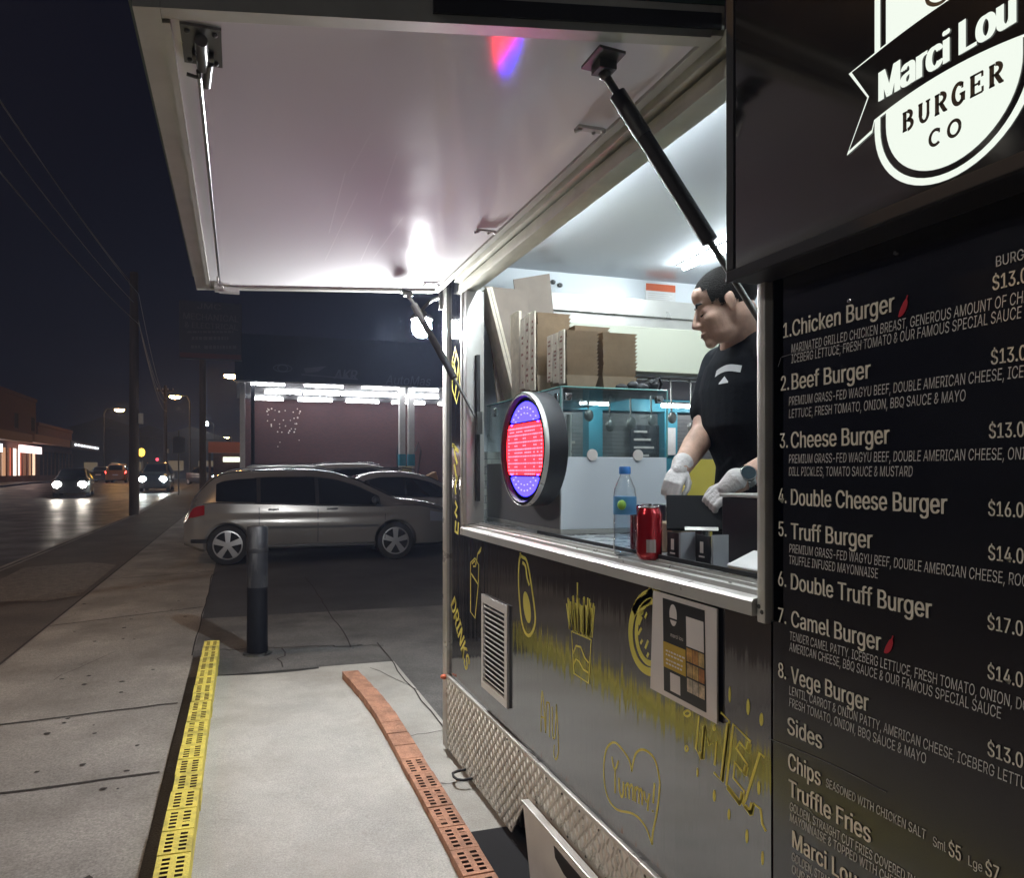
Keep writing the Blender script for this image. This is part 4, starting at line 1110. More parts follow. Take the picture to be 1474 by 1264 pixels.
b = MB(); d = q_-p_; w_ = Vector((.02,.02,.0)); nn = Vector((0,.06,0)); b.obox((p_+q_)/2, d/2, Vector((.014,0,.004)), nn); b.build('board', M['board_edge'], t)
b = MB(); b.obox((p_+q_)/2 + Vector((.0,-.0612,0)), d/2*.98, Vector((.0012,0,0)), Vector((0,.0008,0))); b.build('fold_line', M['kraft_dark'], t)

# bottle, cans, card holder and till on the counter
def at_counter(px, py, X0): return wall(px, py, X0)
bx, by = 1.034, 1.715
t = thing('water_bottle', (bx,by,1.169), 'clear plastic water bottle with blue cap standing on the window sill', 'bottle')
b = MB(); b.lathe((bx,by,1.169), [(.026,0),(.031,.006),(.031,.05),(.0295,.055),(.031,.06),(.031,.10),(.0295,.105),(.031,.11),(.031,.165),(.029,.185),(.018,.212),(.013,.222),(.013,.232)], 32); b.build('body', M['clear'], t, smooth=50)
b = MB(); b.lathe((bx,by,1.173), [(.0285,0),(.0285,.155)], 28); b.build('water', pane('water', (.86,.92,.97), .5, .02), t, smooth=50)
b = MB(); b.lathe((bx,by,1.395), [(.0155,0),(.0160,.004),(.0160,.018),(.0145,.021)], 24); b.build('cap', M['blue_cap'], t, smooth=40)
b = MB(); b.lathe((bx,by,1.283), [(.0314,0),(.0316,.001),(.0316,.049),(.0314,.05)], 32); lb = b.build('label', M['label_blue'], t, smooth=40)
b = MB(); b.ball((bx-.023,by-.0225,1.310), (.012,.012,.014), 12, 8); b.build('label_fruit', M['label_green'], t, smooth=60)
def soda(x, y, label):
    t = thing('soda_can', (x,y,1.169), label, 'can', 'red drink cans on the sill')
    b = MB(); b.lathe((x,y,1.169), [(.024,0),(.028,.004),(.0325,.014),(.033,.02),(.033,.118),(.031,.126),(.027,.134),(.0265,.138)], 36); b.build('can_body', M['can'], t, smooth=40)
    b = MB(); b.lathe((x,y,1.3065), [(.0268,0),(.0275,.002),(.0262,.004),(.0245,.0015)], 30); b.build('can_lid', M['steel'], t, smooth=40)
    a0 = math.atan2(-y, -x)
    b = MB(); b.grid(lambda u,v: Vector((x+.0333*math.cos(a0-.22+u*.75), y+.0333*math.sin(a0-.22+u*.75), 1.19+v*.034)), 8, 1); b.build('barcode_panel', mat('barcode', (.35,.30,.28), .5, var=.4, vscale=300, stretch=(1,1,.01)), t, fix=False)
    return t
soda(1.045, 1.612, 'red metal drink can in front, with the barcode panel showing')
soda(1.102, 1.736, 'red metal drink can tucked behind the front one beside the water bottle')
t = thing('card_holder', (1.10,1.46,1.1655), 'clear acrylic holder with black business cards on the counter beside the cans', 'card holder')
for k, (yy, xx) in enumerate(((1.560,1.085),(1.475,1.11))):
    b = MB(); b.obox((xx,yy,1.205),(.003,.032,0),(0,0,.038),(.0015,0,.0)); cd_ = b.build('cards', M['black'], t)
    b = MB(); b.obox((xx-.0048,yy,1.213),(.0,.0065,0),(0,0,.014),(.0002,0,0)); b.obox((xx-.0048,yy,1.190),(.0,.011,0),(0,0,.002),(.0002,0,0)); b.build('card_emblem', M['paper'], cd_)
b = MB()
for yy, xx in ((1.512,1.09),(1.425,1.12)): b.obox((xx,yy,1.207),(.022,0,0),(0,.0035,0),(0,0,.041))
b.box((1.07,1.42,1.1656),(1.135,1.60,1.169)); b.build('acrylic_stand', mat('acrylic', (.72,.75,.80), .2, trans=.5), t)
t = thing('payment_tablet', (1.27,1.62,1.1655), 'dark payment tablet on a stand behind the business cards', 'tablet')
b = MB(); b.obox((1.25,1.67,1.285),(.075,-.055,.0),(.02,.03,.045),(.004,.005,-.004)); b.build('screen', mat('matt black', (.008,.008,.009), .8, spec=.1), t)
b = MB(); b.bbox((1.21,1.63,1.1656),(1.31,1.73,1.185),.006); b.tube([(1.255,1.675,1.185),(1.255,1.675,1.27)],.018,12); b.build('stand', M['gun'], t, smooth=40)
b = MB(); b.obox((1.225,1.635,1.245),(.035,-.025,0),(.002,.003,.004),(.01,.012,0)); b.build('card_slot', M['alu2'], t)
t = thing('till_box', (1.36,1.38,1.1655), 'black till box with a silver top edge at the right end of the counter', 'till')
b = MB(); b.bbox((1.22,1.22,1.1656),(1.355,1.545,1.335),.004); b.build('case', M['black'], t)
b = MB(); b.bbox((1.215,1.22,1.336),(1.36,1.55,1.345),.003); b.build('top_edge', M['alu'], t)
t = thing('paper_pad', (1.14,1.2,1.1655), 'white card sheet folded over a brown edge on the counter by the right jamb', 'paper')
b = MB(); b.prism([(1.075,1.345,1.185),(1.15,1.345,1.215),(1.17,1.17,1.215),(1.075,1.17,1.185)], (0,0,.003)); b.build('sheet', M['white'], t)
b = MB(); b.box((1.078,1.30,1.1656),(1.15,1.343,1.184)); b.build('brown_edge', M['kraft'], t)
b = MB(); b.bbox((1.20,1.735,1.1656),(1.33,1.86,1.25),.003); b.add([(1.20,1.735,1.251),(1.33,1.735,1.251),(1.325,1.715,1.272),(1.205,1.715,1.272)],[(0,1,2,3)]); tag(b.build('kraft_carton', M['kraft']), 'small open kraft carton on the counter behind the red cans', 'carton')
b = MB(); b.bbox((1.27,1.87,1.1656),(1.35,1.95,1.30),.01); tag(b.build('steel_tray', M['steel'], smooth=30), 'steel serving tray under the worker\'s nearer hand', 'tray')
b = MB(); b.bbox((2.31,3.20,.46),(2.49,3.285,1.47),.004); tag(b.build('mustard_board', M['mustard']), 'mustard yellow board standing against the end wall behind the worker', 'board')
t = thing('wall_speaker', (1.085,3.24,1.95), 'small black speaker with trailing cables high on the end wall by the window jamb', 'speaker')
b = MB(); b.bbox((1.055,3.20,1.93),(1.135,3.287,2.05),.006); b.build('cabinet', M['black'], t)
b = MB()
b.tube([(1.10,3.25,1.929),(1.10,3.265,1.85),(1.105,3.28,1.55)],.004,6); b.tube([(1.165,3.28,1.9),(1.165,3.282,1.7),(1.15,3.28,1.62),(1.08,3.28,1.55)],.005,6); b.tube([(1.09,3.27,1.78),(1.12,3.265,1.76),(1.09,3.27,1.74)],.006,6)
b.build('cables', M['rubber'], t)

b = MB()
for x_,h_ in ((1.45,.03),(1.50,.045),(1.545,.035),(1.59,.05)): b.ball((x_,2.44,1.7215+h_*.5),(.03,.03,h_*.5),12,8)
b.tube([(1.56,2.40,1.75),(1.60,2.40,1.775),(1.62,2.41,1.755),(1.615,2.42,1.73)],.006,8)
tag(b.build('cling_film_rolls', M['rubber'], smooth=60), 'black bundle of wrap and clips at the right end of the glass case top', 'bundle')
t = thing('utensil_rail', (2.15,3.26,1.80), 'steel rail of hanging ladles under the cream cabinet', 'utensil rail')
b = MB(); b.tube([(1.66,3.27,1.90),(2.58,3.27,1.90)],.007,8); b.build('rail', M['steel'], t, smooth=50)
for k in range(7):
    x_ = 1.74+k*.125; b = MB(); L_ = .16+.05*((k*3)%4)/3
    b.tube([(x_,3.262,1.905),(x_,3.25,1.89),(x_+.005,3.25,1.89-L_)],.005,8); b.ball((x_+.005,3.245,1.885-L_-.03),(.028,.012,.032),12,8); b.build('ladle', M['gun'], t, smooth=50)
for k,(x_,m_) in enumerate(((1.70,'can'),(1.78,'mustard'),(1.86,'white'),(1.94,'gun'))):
    t = thing('sauce_bottle', (x_,3.265,.951), ['red','mustard yellow','white','dark'][k]+' squeeze bottle on the ledge of the end wall opening', 'sauce bottle', 'squeeze bottles on the end wall ledge')
    b = MB(); b.lathe((x_,3.305,.951),[(.025,0),(.028,.01),(.028,.13),(.012,.15),(.004,.19)],16); b.build('body', M[m_], t, smooth=50)
# interior tube lights and work lamp
def tube_light(x, y0, y1, z, label):
    t = thing('tube_light', (x,(y0+y1)/2,z), label, 'tube light', 'tube lights on the trailer ceiling')
    b = MB(); b.bbox((x-.03,y0,z+.026),(x+.03,y1,z+.0305),.001); b.build('batten', M['white'], t)
    b = MB(); b.tube([(x,y0+.02,z+.012),(x,y1-.02,z+.012)],.012,10); b.build('tube', M['E_tube'], t)
tube_light(2.13, 1.75, 3.0, 2.408, 'bright tube light on the trailer ceiling above the worker\'s head')
tube_light(1.75, -.4, .9, 2.408, 'tube light on the trailer ceiling behind the lit sign')
tube_light(1.14, 1.35, 2.85, 2.402, 'added fill tube on the trailer ceiling, unseen above the serving hatch')  # hidden tube added to brighten the case, counter and worker
t = thing('work_lamp', (.905,3.47,2.1), 'glaring bare work lamp fixed at the far corner of the trailer below the hatch', 'lamp')
lc = Vector((.931,3.562,2.173))
b = MB(); b.ball(lc, (.052,.052,.060), 24, 16); b.build('bulb', M['E_lamp'], t, smooth=60)
b = MB(); b.lathe(lc+Vector((0,0,.052)), [(.060,-.018),(.062,-.012),(.05,.004),(.03,.010),(.026,.024),(.014,.034)], 24); b.build('cap', M['gun'], t, smooth=40)  # cap added and sized to keep the bulb's light off the hatch
b = MB(); b.tube([lc+Vector((0,0,.084)),lc+Vector((.01,-.02,.10)),(.96,3.45,2.29),(1.0,3.345,2.29)],.009,8); b.bbox((.97,3.356,2.22),(1.04,3.372,2.32),.003); b.build('arm', M['gun'], t, smooth=40)

# ================================================================== THE WORKER
def pv(x, y, t):
    u, v = (x-640)/1000, (680-y)/1000
    return Vector((t*(SN+CS*u), t*(CS-SN*u), CAMZ+t*v))
def fuse(name, mb, m, parent, vox, it=6, fac=0.5):
    """fuse overlapping volumes into one continuous skin"""
    o = mb.build(name, m, parent)
    r = o.modifiers.new('fuse', 'REMESH'); r.mode = 'VOXEL'; r.voxel_size = vox
    q = o.modifiers.new('soft', 'SMOOTH'); q.iterations = it; q.factor = fac
    bpy.context.view_layer.update()
    me = bpy.data.meshes.new_from_object(o.evaluated_get(bpy.context.evaluated_depsgraph_get()))
    old = o.data; o.modifiers.clear(); o.data = me; me.name = name; bpy.data.meshes.remove(old)
    if not me.materials: me.materials.append(m)
    me.polygons.foreach_set('use_smooth', [True]*len(me.polygons))
    return o
def limb(mb, pts, rs):
    mb.tube(pts, rs, 16)
    for p, r in zip(pts, rs): mb.ball(p, r*.995, 14, 10)
def loft(mb, levels, n=28):
    """levels: (centre, half width along lat, half depth along fwd)"""
    vs = []
    for c, lw, fw in levels:
        for k in range(n):
            a = 2*PI*k/n
            ca, sa = math.cos(a), math.sin(a)
            e = 0.82
            vs.append(Vector(c) + LAT*lw*math.copysign(abs(ca)**e, ca) + FWD*fw*math.copysign(abs(sa)**e, sa))
    fs = []
    for i in range(len(levels)-1):
        for k in range(n):
            k2 = (k+1) % n; fs.append((i*n+k, i*n+k2, (i+1)*n+k2, (i+1)*n+k))
    fs += [tuple(range(n-1,-1,-1)), tuple((len(levels)-1)*n+k for k in range(n))]
    mb.add(vs, fs)
FWD = Vector((-.97,.25,0)).normalized(); LAT = Vector((-FWD.y, FWD.x, 0))       # LAT points to his left
UPV = Vector((0,0,1))
chest = Vector((1.515,1.80,1.66))
pel = Vector((1.56,1.79,1.30))
RS, LS = chest - LAT*.185 + Vector((0,0,.10)), chest + LAT*.185 + Vector((0,0,.09))
RE, RW = pv(1013,622,2.24), pv(979,676,2.12)
LE, LW = Vector((1.565,1.56,1.50)), pv(1053,699,1.94)
neck0 = chest + Vector((0,0,.125)) + FWD*.02
person = thing('person', (1.56,1.80,.45), 'person in a black t-shirt and white gloves looking down at the counter inside the trailer', 'person')
# head axes: turned towards his right and bowed
hf = Vector((-.83,.56,0)).normalized(); pit = R(19)
HF = (hf*math.cos(pit) - UPV*math.sin(pit)).normalized()
HL = UPV.cross(hf).normalized(); HU = HF.cross(HL).normalized()
HC = pv(1044,438,2.08)
HS = .93
H = lambda f, l, u: HC + (HF*f + HL*l + HU*u)*HS
HM = Matrix((HF, HL, HU)).transposed() * HS
def hball(mb, f, l, u, r, n=20, m=14):
    t_ = MB(); t_.ball((0,0,0), r, n, m)
    mb.add([H(f,l,u) + HM @ v for v in t_.v], t_.f)
b = MB()
hball(b, -.012,0,.036,(.097,.077,.083)); hball(b, .034,0,-.03,(.056,.060,.085)); hball(b, .032,0,-.076,(.056,.051,.040)); hball(b, .080,0,-.102,(.019,.023,.018))
hball(b, .070,0,.022,(.017,.046,.014)); hball(b, .060,0,.050,(.030,.052,.035))
for s_ in (-1,1):
    hball(b, .050,.038*s_,-.030,(.030,.024,.024)); hball(b, .098,.011*s_,-.040,(.011,.008,.008)); hball(b, -.006,.076*s_,-.010,(.016,.007,.028)); hball(b, -.002,.074*s_,-.03,(.010,.007,.012)); hball(b, -.014,.078*s_,-.004,(.008,.010,.024))
    hball(b, .066,.031*s_,-.004,(.016,.017,.012))
b.tube([H(.080,0,.016),H(.096,0,-.010),H(.108,0,-.032),H(.094,0,-.046)], [.009,.0095,.0110,.008], 14); hball(b, .108,0,-.035,(.0115,.0115,.0100))
hball(b, .091,0,-.068,(.012,.023,.0065)); hball(b, .089,0,-.080,(.012,.020,.0070)); hball(b, .082,0,-.060,(.013,.022,.01))
limb(b, [neck0, neck0.lerp(H(-.025,0,-.05), .5), H(-.022,0,-.04)], [.062,.056,.058])
loft(b, [(pel+Vector((0,0,-.10)),.15,.10),(pel,.155,.105),(pel+Vector((0,0,.16)),.14,.095),(chest+Vector((0,0,-.10)),.155,.105),(chest,.165,.108),(chest+Vector((0,0,.09)),.15,.09),(chest+Vector((0,0,.145)),.07,.06)])
limb(b, [RS, RS.lerp(RE,.5), RE, RE.lerp(RW,.35), RW, RW+(RW-RE)*.04], [.056,.048,.040,.041,.029,.022])
limb(b, [LS, LS.lerp(LE,.5), LE, LE.lerp(LW,.35), LW, LW+(LW-LE)*.04], [.056,.048,.040,.041,.030,.022])
for s_ in (-1,1):
    hp_ = pel + LAT*.085*s_ + Vector((0,0,-.06)); kn = hp_ + Vector((0,0,-.38)) + FWD*.02; an = Vector((kn.x,kn.y,.53)) - FWD*.02
    limb(b, [hp_, hp_.lerp(kn,.5), kn, kn.lerp(an,.35), an], [.078,.068,.052,.050,.036])
    limb(b, [an, an+FWD*.10+Vector((0,0,-.045)), an+FWD*.16+Vector((0,0,-.055))], [.036,.030,.022])
body = fuse('body', b, M['skin'], person, .0042, 5)
# hair: a close crop over the skull
b = MB(); tb = MB(); tb.ball((0,0,0), (.0992,.0792,.0852), 160, 120)
keep = []; rh = random.Random(4)
for f in tb.f:
    c = sum((tb.v[i] for i in f), Vector())/len(f) + Vector((-.012,0,.036))
    front = c.x > .066 + .0*c.z
    ok = (c.z > .075 - .0*c.x) if c.x > .058 else (c.z > (.005 if c.x > .022 else -.045 if c.x < -.03 else -.012))
    if c.x > .045 and c.z < .055: ok = False
    edge = (c.z - .058) if c.x > .058 else (c.z - (.005 if c.x > .022 else -.045 if c.x < -.03 else -.012))
    if ok and edge < .012 and rh.random() > .25 + edge*62: ok = False
    if ok: keep.append(f)
b.add([H(-.012,0,.036) + HM @ v for v in tb.v], keep)
hr = b.build('hair', M['hair'], person, smooth=80)
md = hr.data
bmh = bmesh.new(); bmh.from_mesh(md); bmesh.ops.delete(bmh, geom=[v for v in bmh.verts if not v.link_faces], context='VERTS'); bmh.to_mesh(md); bmh.free()
# brows, eyes
for s_ in (-1,1):
    b = MB(); b.tube([H(.0855,.013*s_,.020),H(.0845,.030*s_,.026),H(.071,.047*s_,.020)], [.0035,.0045,.002], 8); b.build('eyebrow', M['hair'], person, smooth=60)
    b = MB(); b.tube([H(.0845,.018*s_,-.011),H(.0835,.031*s_,-.0145),H(.071,.044*s_,-.010)], [.0012,.0026,.0012], 8); b.build('eyelash', M['hair'], person, smooth=60)
b = MB(); b.tube([H(.0985,-.018,-.0745),H(.1025,0,-.0742),H(.0985,.018,-.0745)], .0017, 6); b.build('mouth_line', mat('lip', (.22,.07,.06), .5), person, smooth=60)
# t-shirt
b = MB()
loft(b, [(pel+Vector((0,0,-.12)),.178,.128),(pel+Vector((0,0,-.02)),.175,.128),(pel+Vector((0,0,.12)),.165,.118),(chest+Vector((0,0,-.12)),.175,.122),(chest,.188,.124),(chest+Vector((0,0,.075)),.178,.105),(chest+Vector((0,0,.125)),.12,.078),(chest+Vector((0,0,.150))+FWD*.012,.074,.066)])
for a_, c_ in ((RS,RE),(LS,LE)):
    limb(b, [a_, a_.lerp(c_,.35), a_.lerp(c_,.68)], [.066,.066,.064]); limb(b, [a_, chest+Vector((0,0,.105))], [.06,.07])
rd = random.Random(5)
for k in range(7):   # soft folds
    z = 1.30 + k*.05; b.tube([Vector((pel.x,pel.y,z))+FWD*.115-LAT*(.02+.01*k), Vector((pel.x,pel.y,z+.03))+FWD*.118+LAT*.05, Vector((pel.x,pel.y,z+.08+.02*rd.random()))+FWD*.10+LAT*.13], [.004,.010,.004], 8)
tee = fuse('t_shirt', b, M['tee'], person, .006, 4)
b = MB(); loft(b, [(pel+Vector((0,0,.02)),.162,.115),(pel+Vector((0,0,-.10)),.168,.12)])
for s_ in (-1,1):
    hp_ = pel + LAT*.085*s_ + Vector((0,0,-.06)); kn = hp_ + Vector((0,0,-.38)) + FWD*.02; an = Vector((kn.x,kn.y,.53)) - FWD*.02
    limb(b, [hp_, hp_.lerp(kn,.5), kn, an], [.09,.082,.066,.055])
fuse('trousers', b, M['jean'], person, .010, 3)
# white print on the chest: a small ribbon with a point below
cc = chest + LAT*.075 + Vector((0,0,.005)); best = None
def on_tee(l, u):
    o_ = chest + LAT*l + UPV*u + FWD*.4 - ORG[tee]
    ok, loc, nr, ix = tee.ray_cast(o_, -FWD)
    return (loc + ORG[tee] + FWD*.0025) if ok else chest + LAT*l + UPV*u + FWD*.13
bpy.context.view_layer.update()
b = MB()
b.grid(lambda u,v: on_tee(.035+.105*u, .030+.020*v+.010*math.sin(u*PI)), 12, 2)
b.grid(lambda u,v: on_tee(.068+.04*u, .004+(.022-.018*abs(2*u-1))*v), 8, 2)
b.build('chest_print', M['white'], tee, fix=False)
# gloved hands, five fingers each
def glove(wr, d, up, side, curl, name='glove'):
    """wr: wrist, d: direction of the hand, up: back-of-hand normal, side: +1 when the thumb lies along +lat"""
    d = d.normalized(); up = (up - d*up.dot(d)).normalized(); la = d.cross(up).normalized()*side
    b = MB()
    Q = lambda f, l, u: wr + (d*f + la*l + up*u)*.70
    limb(b, [Q(-.045,0,0), Q(-.02,0,0), Q(.005,0,0)], [.033,.030,.027])
    for l in (-.030,-.010,.010,.028): limb(b, [Q(.0,l*.65,0), Q(.045,l*.95,.002), Q(.085,l,.003)], [.0128,.0125,.0100])
    for l, L, k in ((.030,.068,.9),(.010,.078,1.0),(-.011,.072,1.08),(-.030,.056,1.15)):
        p = Q(.085,l,.003); a = R(12); pts = [p]; seg = (L*.45,L*.31,L*.24)
        for i, sg_ in enumerate(seg):
            a += R(curl*k*(1 if i else .7)); p = p + (d*math.cos(a) - up*math.sin(a))*sg_ + la*l*.05; pts.append(p)
        limb(b, pts, [.0092,.0086,.0080,.0066])
    limb(b, [Q(.018,.030,-.004), Q(.048,.052,-.014), Q(.075,.056,-.026), Q(.097,.050,-.036)], [.0128,.0110,.0092,.0075])
    return fuse(name, b, M['glove'], person, .0024, 2)
glove(RW+(RW-RE).normalized()*.004, (pv(956,726,2.04)-RW), Vector((-.2,-.5,.9)), -1, 42)
glove(LW+(LW-LE).normalized()*.012, (pv(1010,738,1.96)-LW), Vector((-.25,-.55,.8)), 1, 44)
# watch on the left wrist
wd = (LW-LE).normalized(); wc = LW - wd*.045
b = MB(); b.lathe(wc - wd*.012, [(.0325,0),(.034,.004),(.034,.020),(.0325,.024)], 28, wd); wt_ = b.build('watch_strap', M['steel'], person, smooth=40)
wn_ = Vector((-.45,-.80,.35)); wn_ = (wn_ - wd*wn_.dot(wd)).normalized()
b = MB(); b.lathe(wc + wn_*.028, [(.020,0),(.0225,.003),(.0225,.010),(.020,.013)], 28, wn_); b.build('watch_case', M['steel'], wt_, smooth=40)
b = MB(); b.lathe(wc + wn_*.0412, [(.0185,0),(.0185,.0006)], 28, wn_); b.build('watch_dial', mat('watch dial', (.03,.045,.055), .15), wt_)

# ================================================================== CARS
def lerp_tab(tab, x):
    for (a, va), (c, vc) in zip(tab[:-1], tab[1:]):
        if x <= c:
            k = (x-a)/(c-a); k = max(0, min(1, k))
            return va + (vc-va)*k
    return tab[-1][1]
def smooth_tab(tab, x, h=.07):
    return sum(lerp_tab(tab, x + d)*w for d, w in ((-h,.25),(-h/2,.25),(0,0),(h/2,.25),(h,.25)))
WAGON = dict(L=4.36, rw=.63, fw=3.20, R=.305, H=1.0,
  top=[(0,.55),(.05,.92),(.12,1.02),(.34,1.28),(.50,1.40),(.75,1.44),(1.3,1.468),(1.9,1.472),(2.25,1.43),(2.6,1.325),(3.28,.99),(3.6,.965),(4.0,.88),(4.22,.76),(4.36,.50)],
  belt=[(0,.50),(.05,.80),(.12,.90),(.4,.955),(1,.935),(2,.895),(3,.87),(3.28,.88),(3.6,.87),(4.0,.78),(4.22,.66),(4.36,.44)],
  wb=[(0,.60),(.05,.70),(.2,.79),(.6,.845),(1.4,.86),(2.4,.86),(3.1,.85),(3.7,.82),(4.05,.70),(4.24,.55),(4.36,.42)],
  wt=[(0,.52),(.12,.60),(.4,.58),(.6,.575),(2.3,.575),(2.7,.60),(3.28,.70),(3.6,.70),(4.05,.56),(4.36,.34)],
  win=[(.46,1.05),(1.11,1.93),(1.99,2.93)], seam=[1.08,1.96,3.02], wsh=(2.50,3.25), rgl=(.10,.42))
SEDAN = dict(WAGON, top=[(0,.55),(.05,.88),(.12,.97),(.55,1.02),(.75,1.10),(1.15,1.34),(1.5,1.415),(2.0,1.42),(2.3,1.38),(2.6,1.30),(3.25,.97),(3.6,.935),(4.0,.86),(4.22,.74),(4.36,.50)],
  win=[(.92,1.22),(1.28,1.98),(2.03,2.90)], rgl=(.62,1.12))
def car(cfg, loc, rz, paint, label, cat='car', group=None, lit=False, rear_lit=False, detail=True, hs=1.0, name='parked_car'):
    t = thing(name, loc, label, cat, group, rz)
    L = cfg['L']; x0 = L/2
    T = lambda n, x: smooth_tab(cfg[n], x) * (hs if n in ('top','belt') else 1)
    def zlow(x): return .20 + .10*max(0, 1 - x/.25) + .06*max(0, 1-(L-x)/.4)
    def side_y(x, z):
        zb, zt = T('belt', x), T('top', x) - .05
        wb, wt = T('wb', x), T('wt', x)
        if z <= zb:
            k = (zb - z)/max(.05, zb - .3); return wb*(1 + .018*math.sin(min(1,k)*PI) - .03*max(0,k)**2 - .016*math.exp(-((z-.70)/.035)**2) + .008*math.exp(-((z-.77)/.03)**2))
        k = min(1, (z-zb)/max(.02, zt-zb)); return wb*.985 + (wt - wb*.985)*(k**1.08)
    ns = 72 if detail else 36
    sec = []
    for i in range(ns+1):
        x = L*i/ns; zl, zb, zt = zlow(x), T('belt', x), T('top', x)
        zl = min(zl, zb-.12)
        pts = [(0, zl), (side_y(x, zl+.1)*.86, zl), (side_y(x, zl+.06)*.985, zl+.05)]
        for k in range(1, 16): z = zl+.05 + (zb-zl-.05)*k/16; pts.append((side_y(x, z), z))
        pts.append((side_y(x, zb), zb)); pts.append((side_y(x, zb+.012)*.985, zb+.012))
        zt2 = max(zt - .05, zb + .02)
        for k in range(1, 4): z = zb+.012 + (zt2-zb-.012)*k/3; pts.append((min(side_y(x, z), pts[-1][0]+.002), z))
        wt = pts[-1][0]
        pts += [(wt*.96, zt2+(zt-zt2)*.5), (wt*.84, zt-.006), (wt*.5, zt+.006), (0, zt+.012)]
        ring = [(y, z) for y, z in pts] + [(-y, z) for y, z in pts[-2:0:-1]]
        sec.append([Vector((x-x0, y, z)) for y, z in ring])
    b = MB(); n = len(sec[0])
    vs = [p for s_ in sec for p in s_]
    fs = [(i*n+k, i*n+(k+1)%n, (i+1)*n+(k+1)%n, (i+1)*n+k) for i in range(ns) for k in range(n)]
    fs += [tuple(range(n)), tuple(ns*n+k for k in range(n-1,-1,-1))]
    b.add(vs, fs)
    bo = b.build('body', paint, t, smooth=32, local=True)
    RW_ = cfg['R']
    if detail:
        cut = MB()
        for wx in (cfg['rw'], cfg['fw']):
            for s_ in (-1,1): cut.lathe((wx-x0, s_*.60, RW_), [(RW_+.045,0),(RW_+.045,.5)], 40, (0,s_,0))
        co = cut.build('cutter', M['dark'], None, local=True)
        co.parent = t
        mo = bo.modifiers.new('arch', 'BOOLEAN'); mo.operation = 'DIFFERENCE'; mo.object = co; mo.solver = 'EXACT'
        bpy.context.view_layer.update()
        me = bpy.data.meshes.new_from_object(bo.evaluated_get(bpy.context.evaluated_depsgraph_get()))
        old = bo.data; bo.modifiers.clear(); bo.data = me; me.name = 'body'; bpy.data.meshes.remove(old); bpy.data.objects.remove(co)
    def patch(mb, xa, xb, zlo, zhi, s_, off=.004, nx=14, nz=5):
        mb.grid(lambda u, v: Vector((xa+(xb-xa)*u-x0, s_*(side_y(xa+(xb-xa)*u, zlo(xa+(xb-xa)*u)+(zhi(xa+(xb-xa)*u)-zlo(xa+(xb-xa)*u))*v)+off), zlo(xa+(xb-xa)*u)+(zhi(xa+(xb-xa)*u)-zlo(xa+(xb-xa)*u))*v)), nx, nz)
    lo = lambda x: T('belt', x)+.025; hi = lambda x: max(T('belt', x)+.03, T('top', x)-.125)
    for s_ in (-1,1):
        for xa, xb in cfg['win']:
            b = MB(); patch(b, xa, xb, lo, hi, s_); b.build('side_window', M['carglass'], t, smooth=50, local=True, fix=False)
        if detail:
            x_a, x_b = cfg['win'][1][0]-.09, cfg['win'][2][1]+.03
            b = MB(); patch(b, x_a, x_b, lambda x: lo(x)-.012, lambda x: hi(x)+.012, s_, .0018, 20, 6); b.build('window_surround', M['rubber'], t, smooth=50, local=True, fix=False)
            b = MB(); patch(b, cfg['win'][0][0], cfg['win'][2][1]+.06, lambda x: lo(x)-.030, lambda x: lo(x)-.016, s_, .004, 24, 1); b.build('window_trim', M['trim'], t, local=True, fix=False)
            b = MB(); patch(b, .98, 2.92, lambda x: .545, lambda x: .575, s_, .007, 16, 1); b.build('door_moulding', M['gun'], t, local=True, fix=False)
    xa, xb = cfg['wsh']
    b = MB(); b.grid(lambda u,v: Vector((xa+(xb-xa)*u-x0, (2*v-1)*(T('wt', xa+(xb-xa)*u)*.90), T('top', xa+(xb-xa)*u)+.012+.004 - .022*(2*v-1)**2*0 - .010*abs(2*v-1)**3)), 10, 8); b.build('windscreen', M['carglass'], t, smooth=50, local=True, fix=False)
    xa2, xb2 = cfg['rgl']
    b = MB(); b.grid(lambda u,v: Vector((xa2+(xb2-xa2)*u-x0-.006, (2*v-1)*(T('wt', xa2+(xb2-xa2)*u)*.88), T('top', xa2+(xb2-xa2)*u)+.016 - .010*abs(2*v-1)**3)), 8, 8); b.build('rear_window', M['carglass'], t, smooth=50, local=True, fix=False)
    # wheels
    for wx in (cfg['rw'], cfg['fw']):
        for s_ in (-1,1):
            c = Vector((wx-x0, s_*.83, RW_)); ax = Vector((0,-s_,0))
            b = MB(); b.lathe(c, [(RW_*.66,.0),(RW_*.95,.004),(RW_,.035),(RW_,.165),(RW_*.95,.19),(RW_*.66,.19)], 40, ax, False); wh = b.build('wheel', M['tyre'], t, smooth=40, local=True)
            if not detail: 
                b = MB(); b.lathe(c - ax*.002, [(RW_*.62,0),(RW_*.60,.01)], 20, ax); b.build('rim', M['rim'], wh, local=True); continue
            b = MB(); b.lathe(c - ax*.001, [(RW_*.70,0),(RW_*.715,-.006),(RW_*.66,-.008),(RW_*.645,.02)], 40, ax, False); b.lathe(c - ax*.012, [(RW_*.16,0),(RW_*.17,.03)], 16, ax)
            for k in range(5):
                a = 2*PI*k/5 + .3; e = Vector((math.cos(a),0,math.sin(a))); f_ = Vector((-math.sin(a),0,math.cos(a)))
                pts = [c+e*RW_*.10+f_*RW_*.10-ax*.010, c+e*RW_*.67+f_*RW_*.155-ax*.004, c+e*RW_*.67-f_*RW_*.155-ax*.004, c+e*RW_*.10-f_*RW_*.10-ax*.010]
                b.prism(pts, ax*.018)
            b.build('rim', M['rim'], wh, smooth=30, local=True)
            b = MB(); b.lathe(c + ax*.012, [(RW_*.66,0),(RW_*.66,.01)], 30, ax); b.build('brake_shadow', M['dark'], wh, local=True)
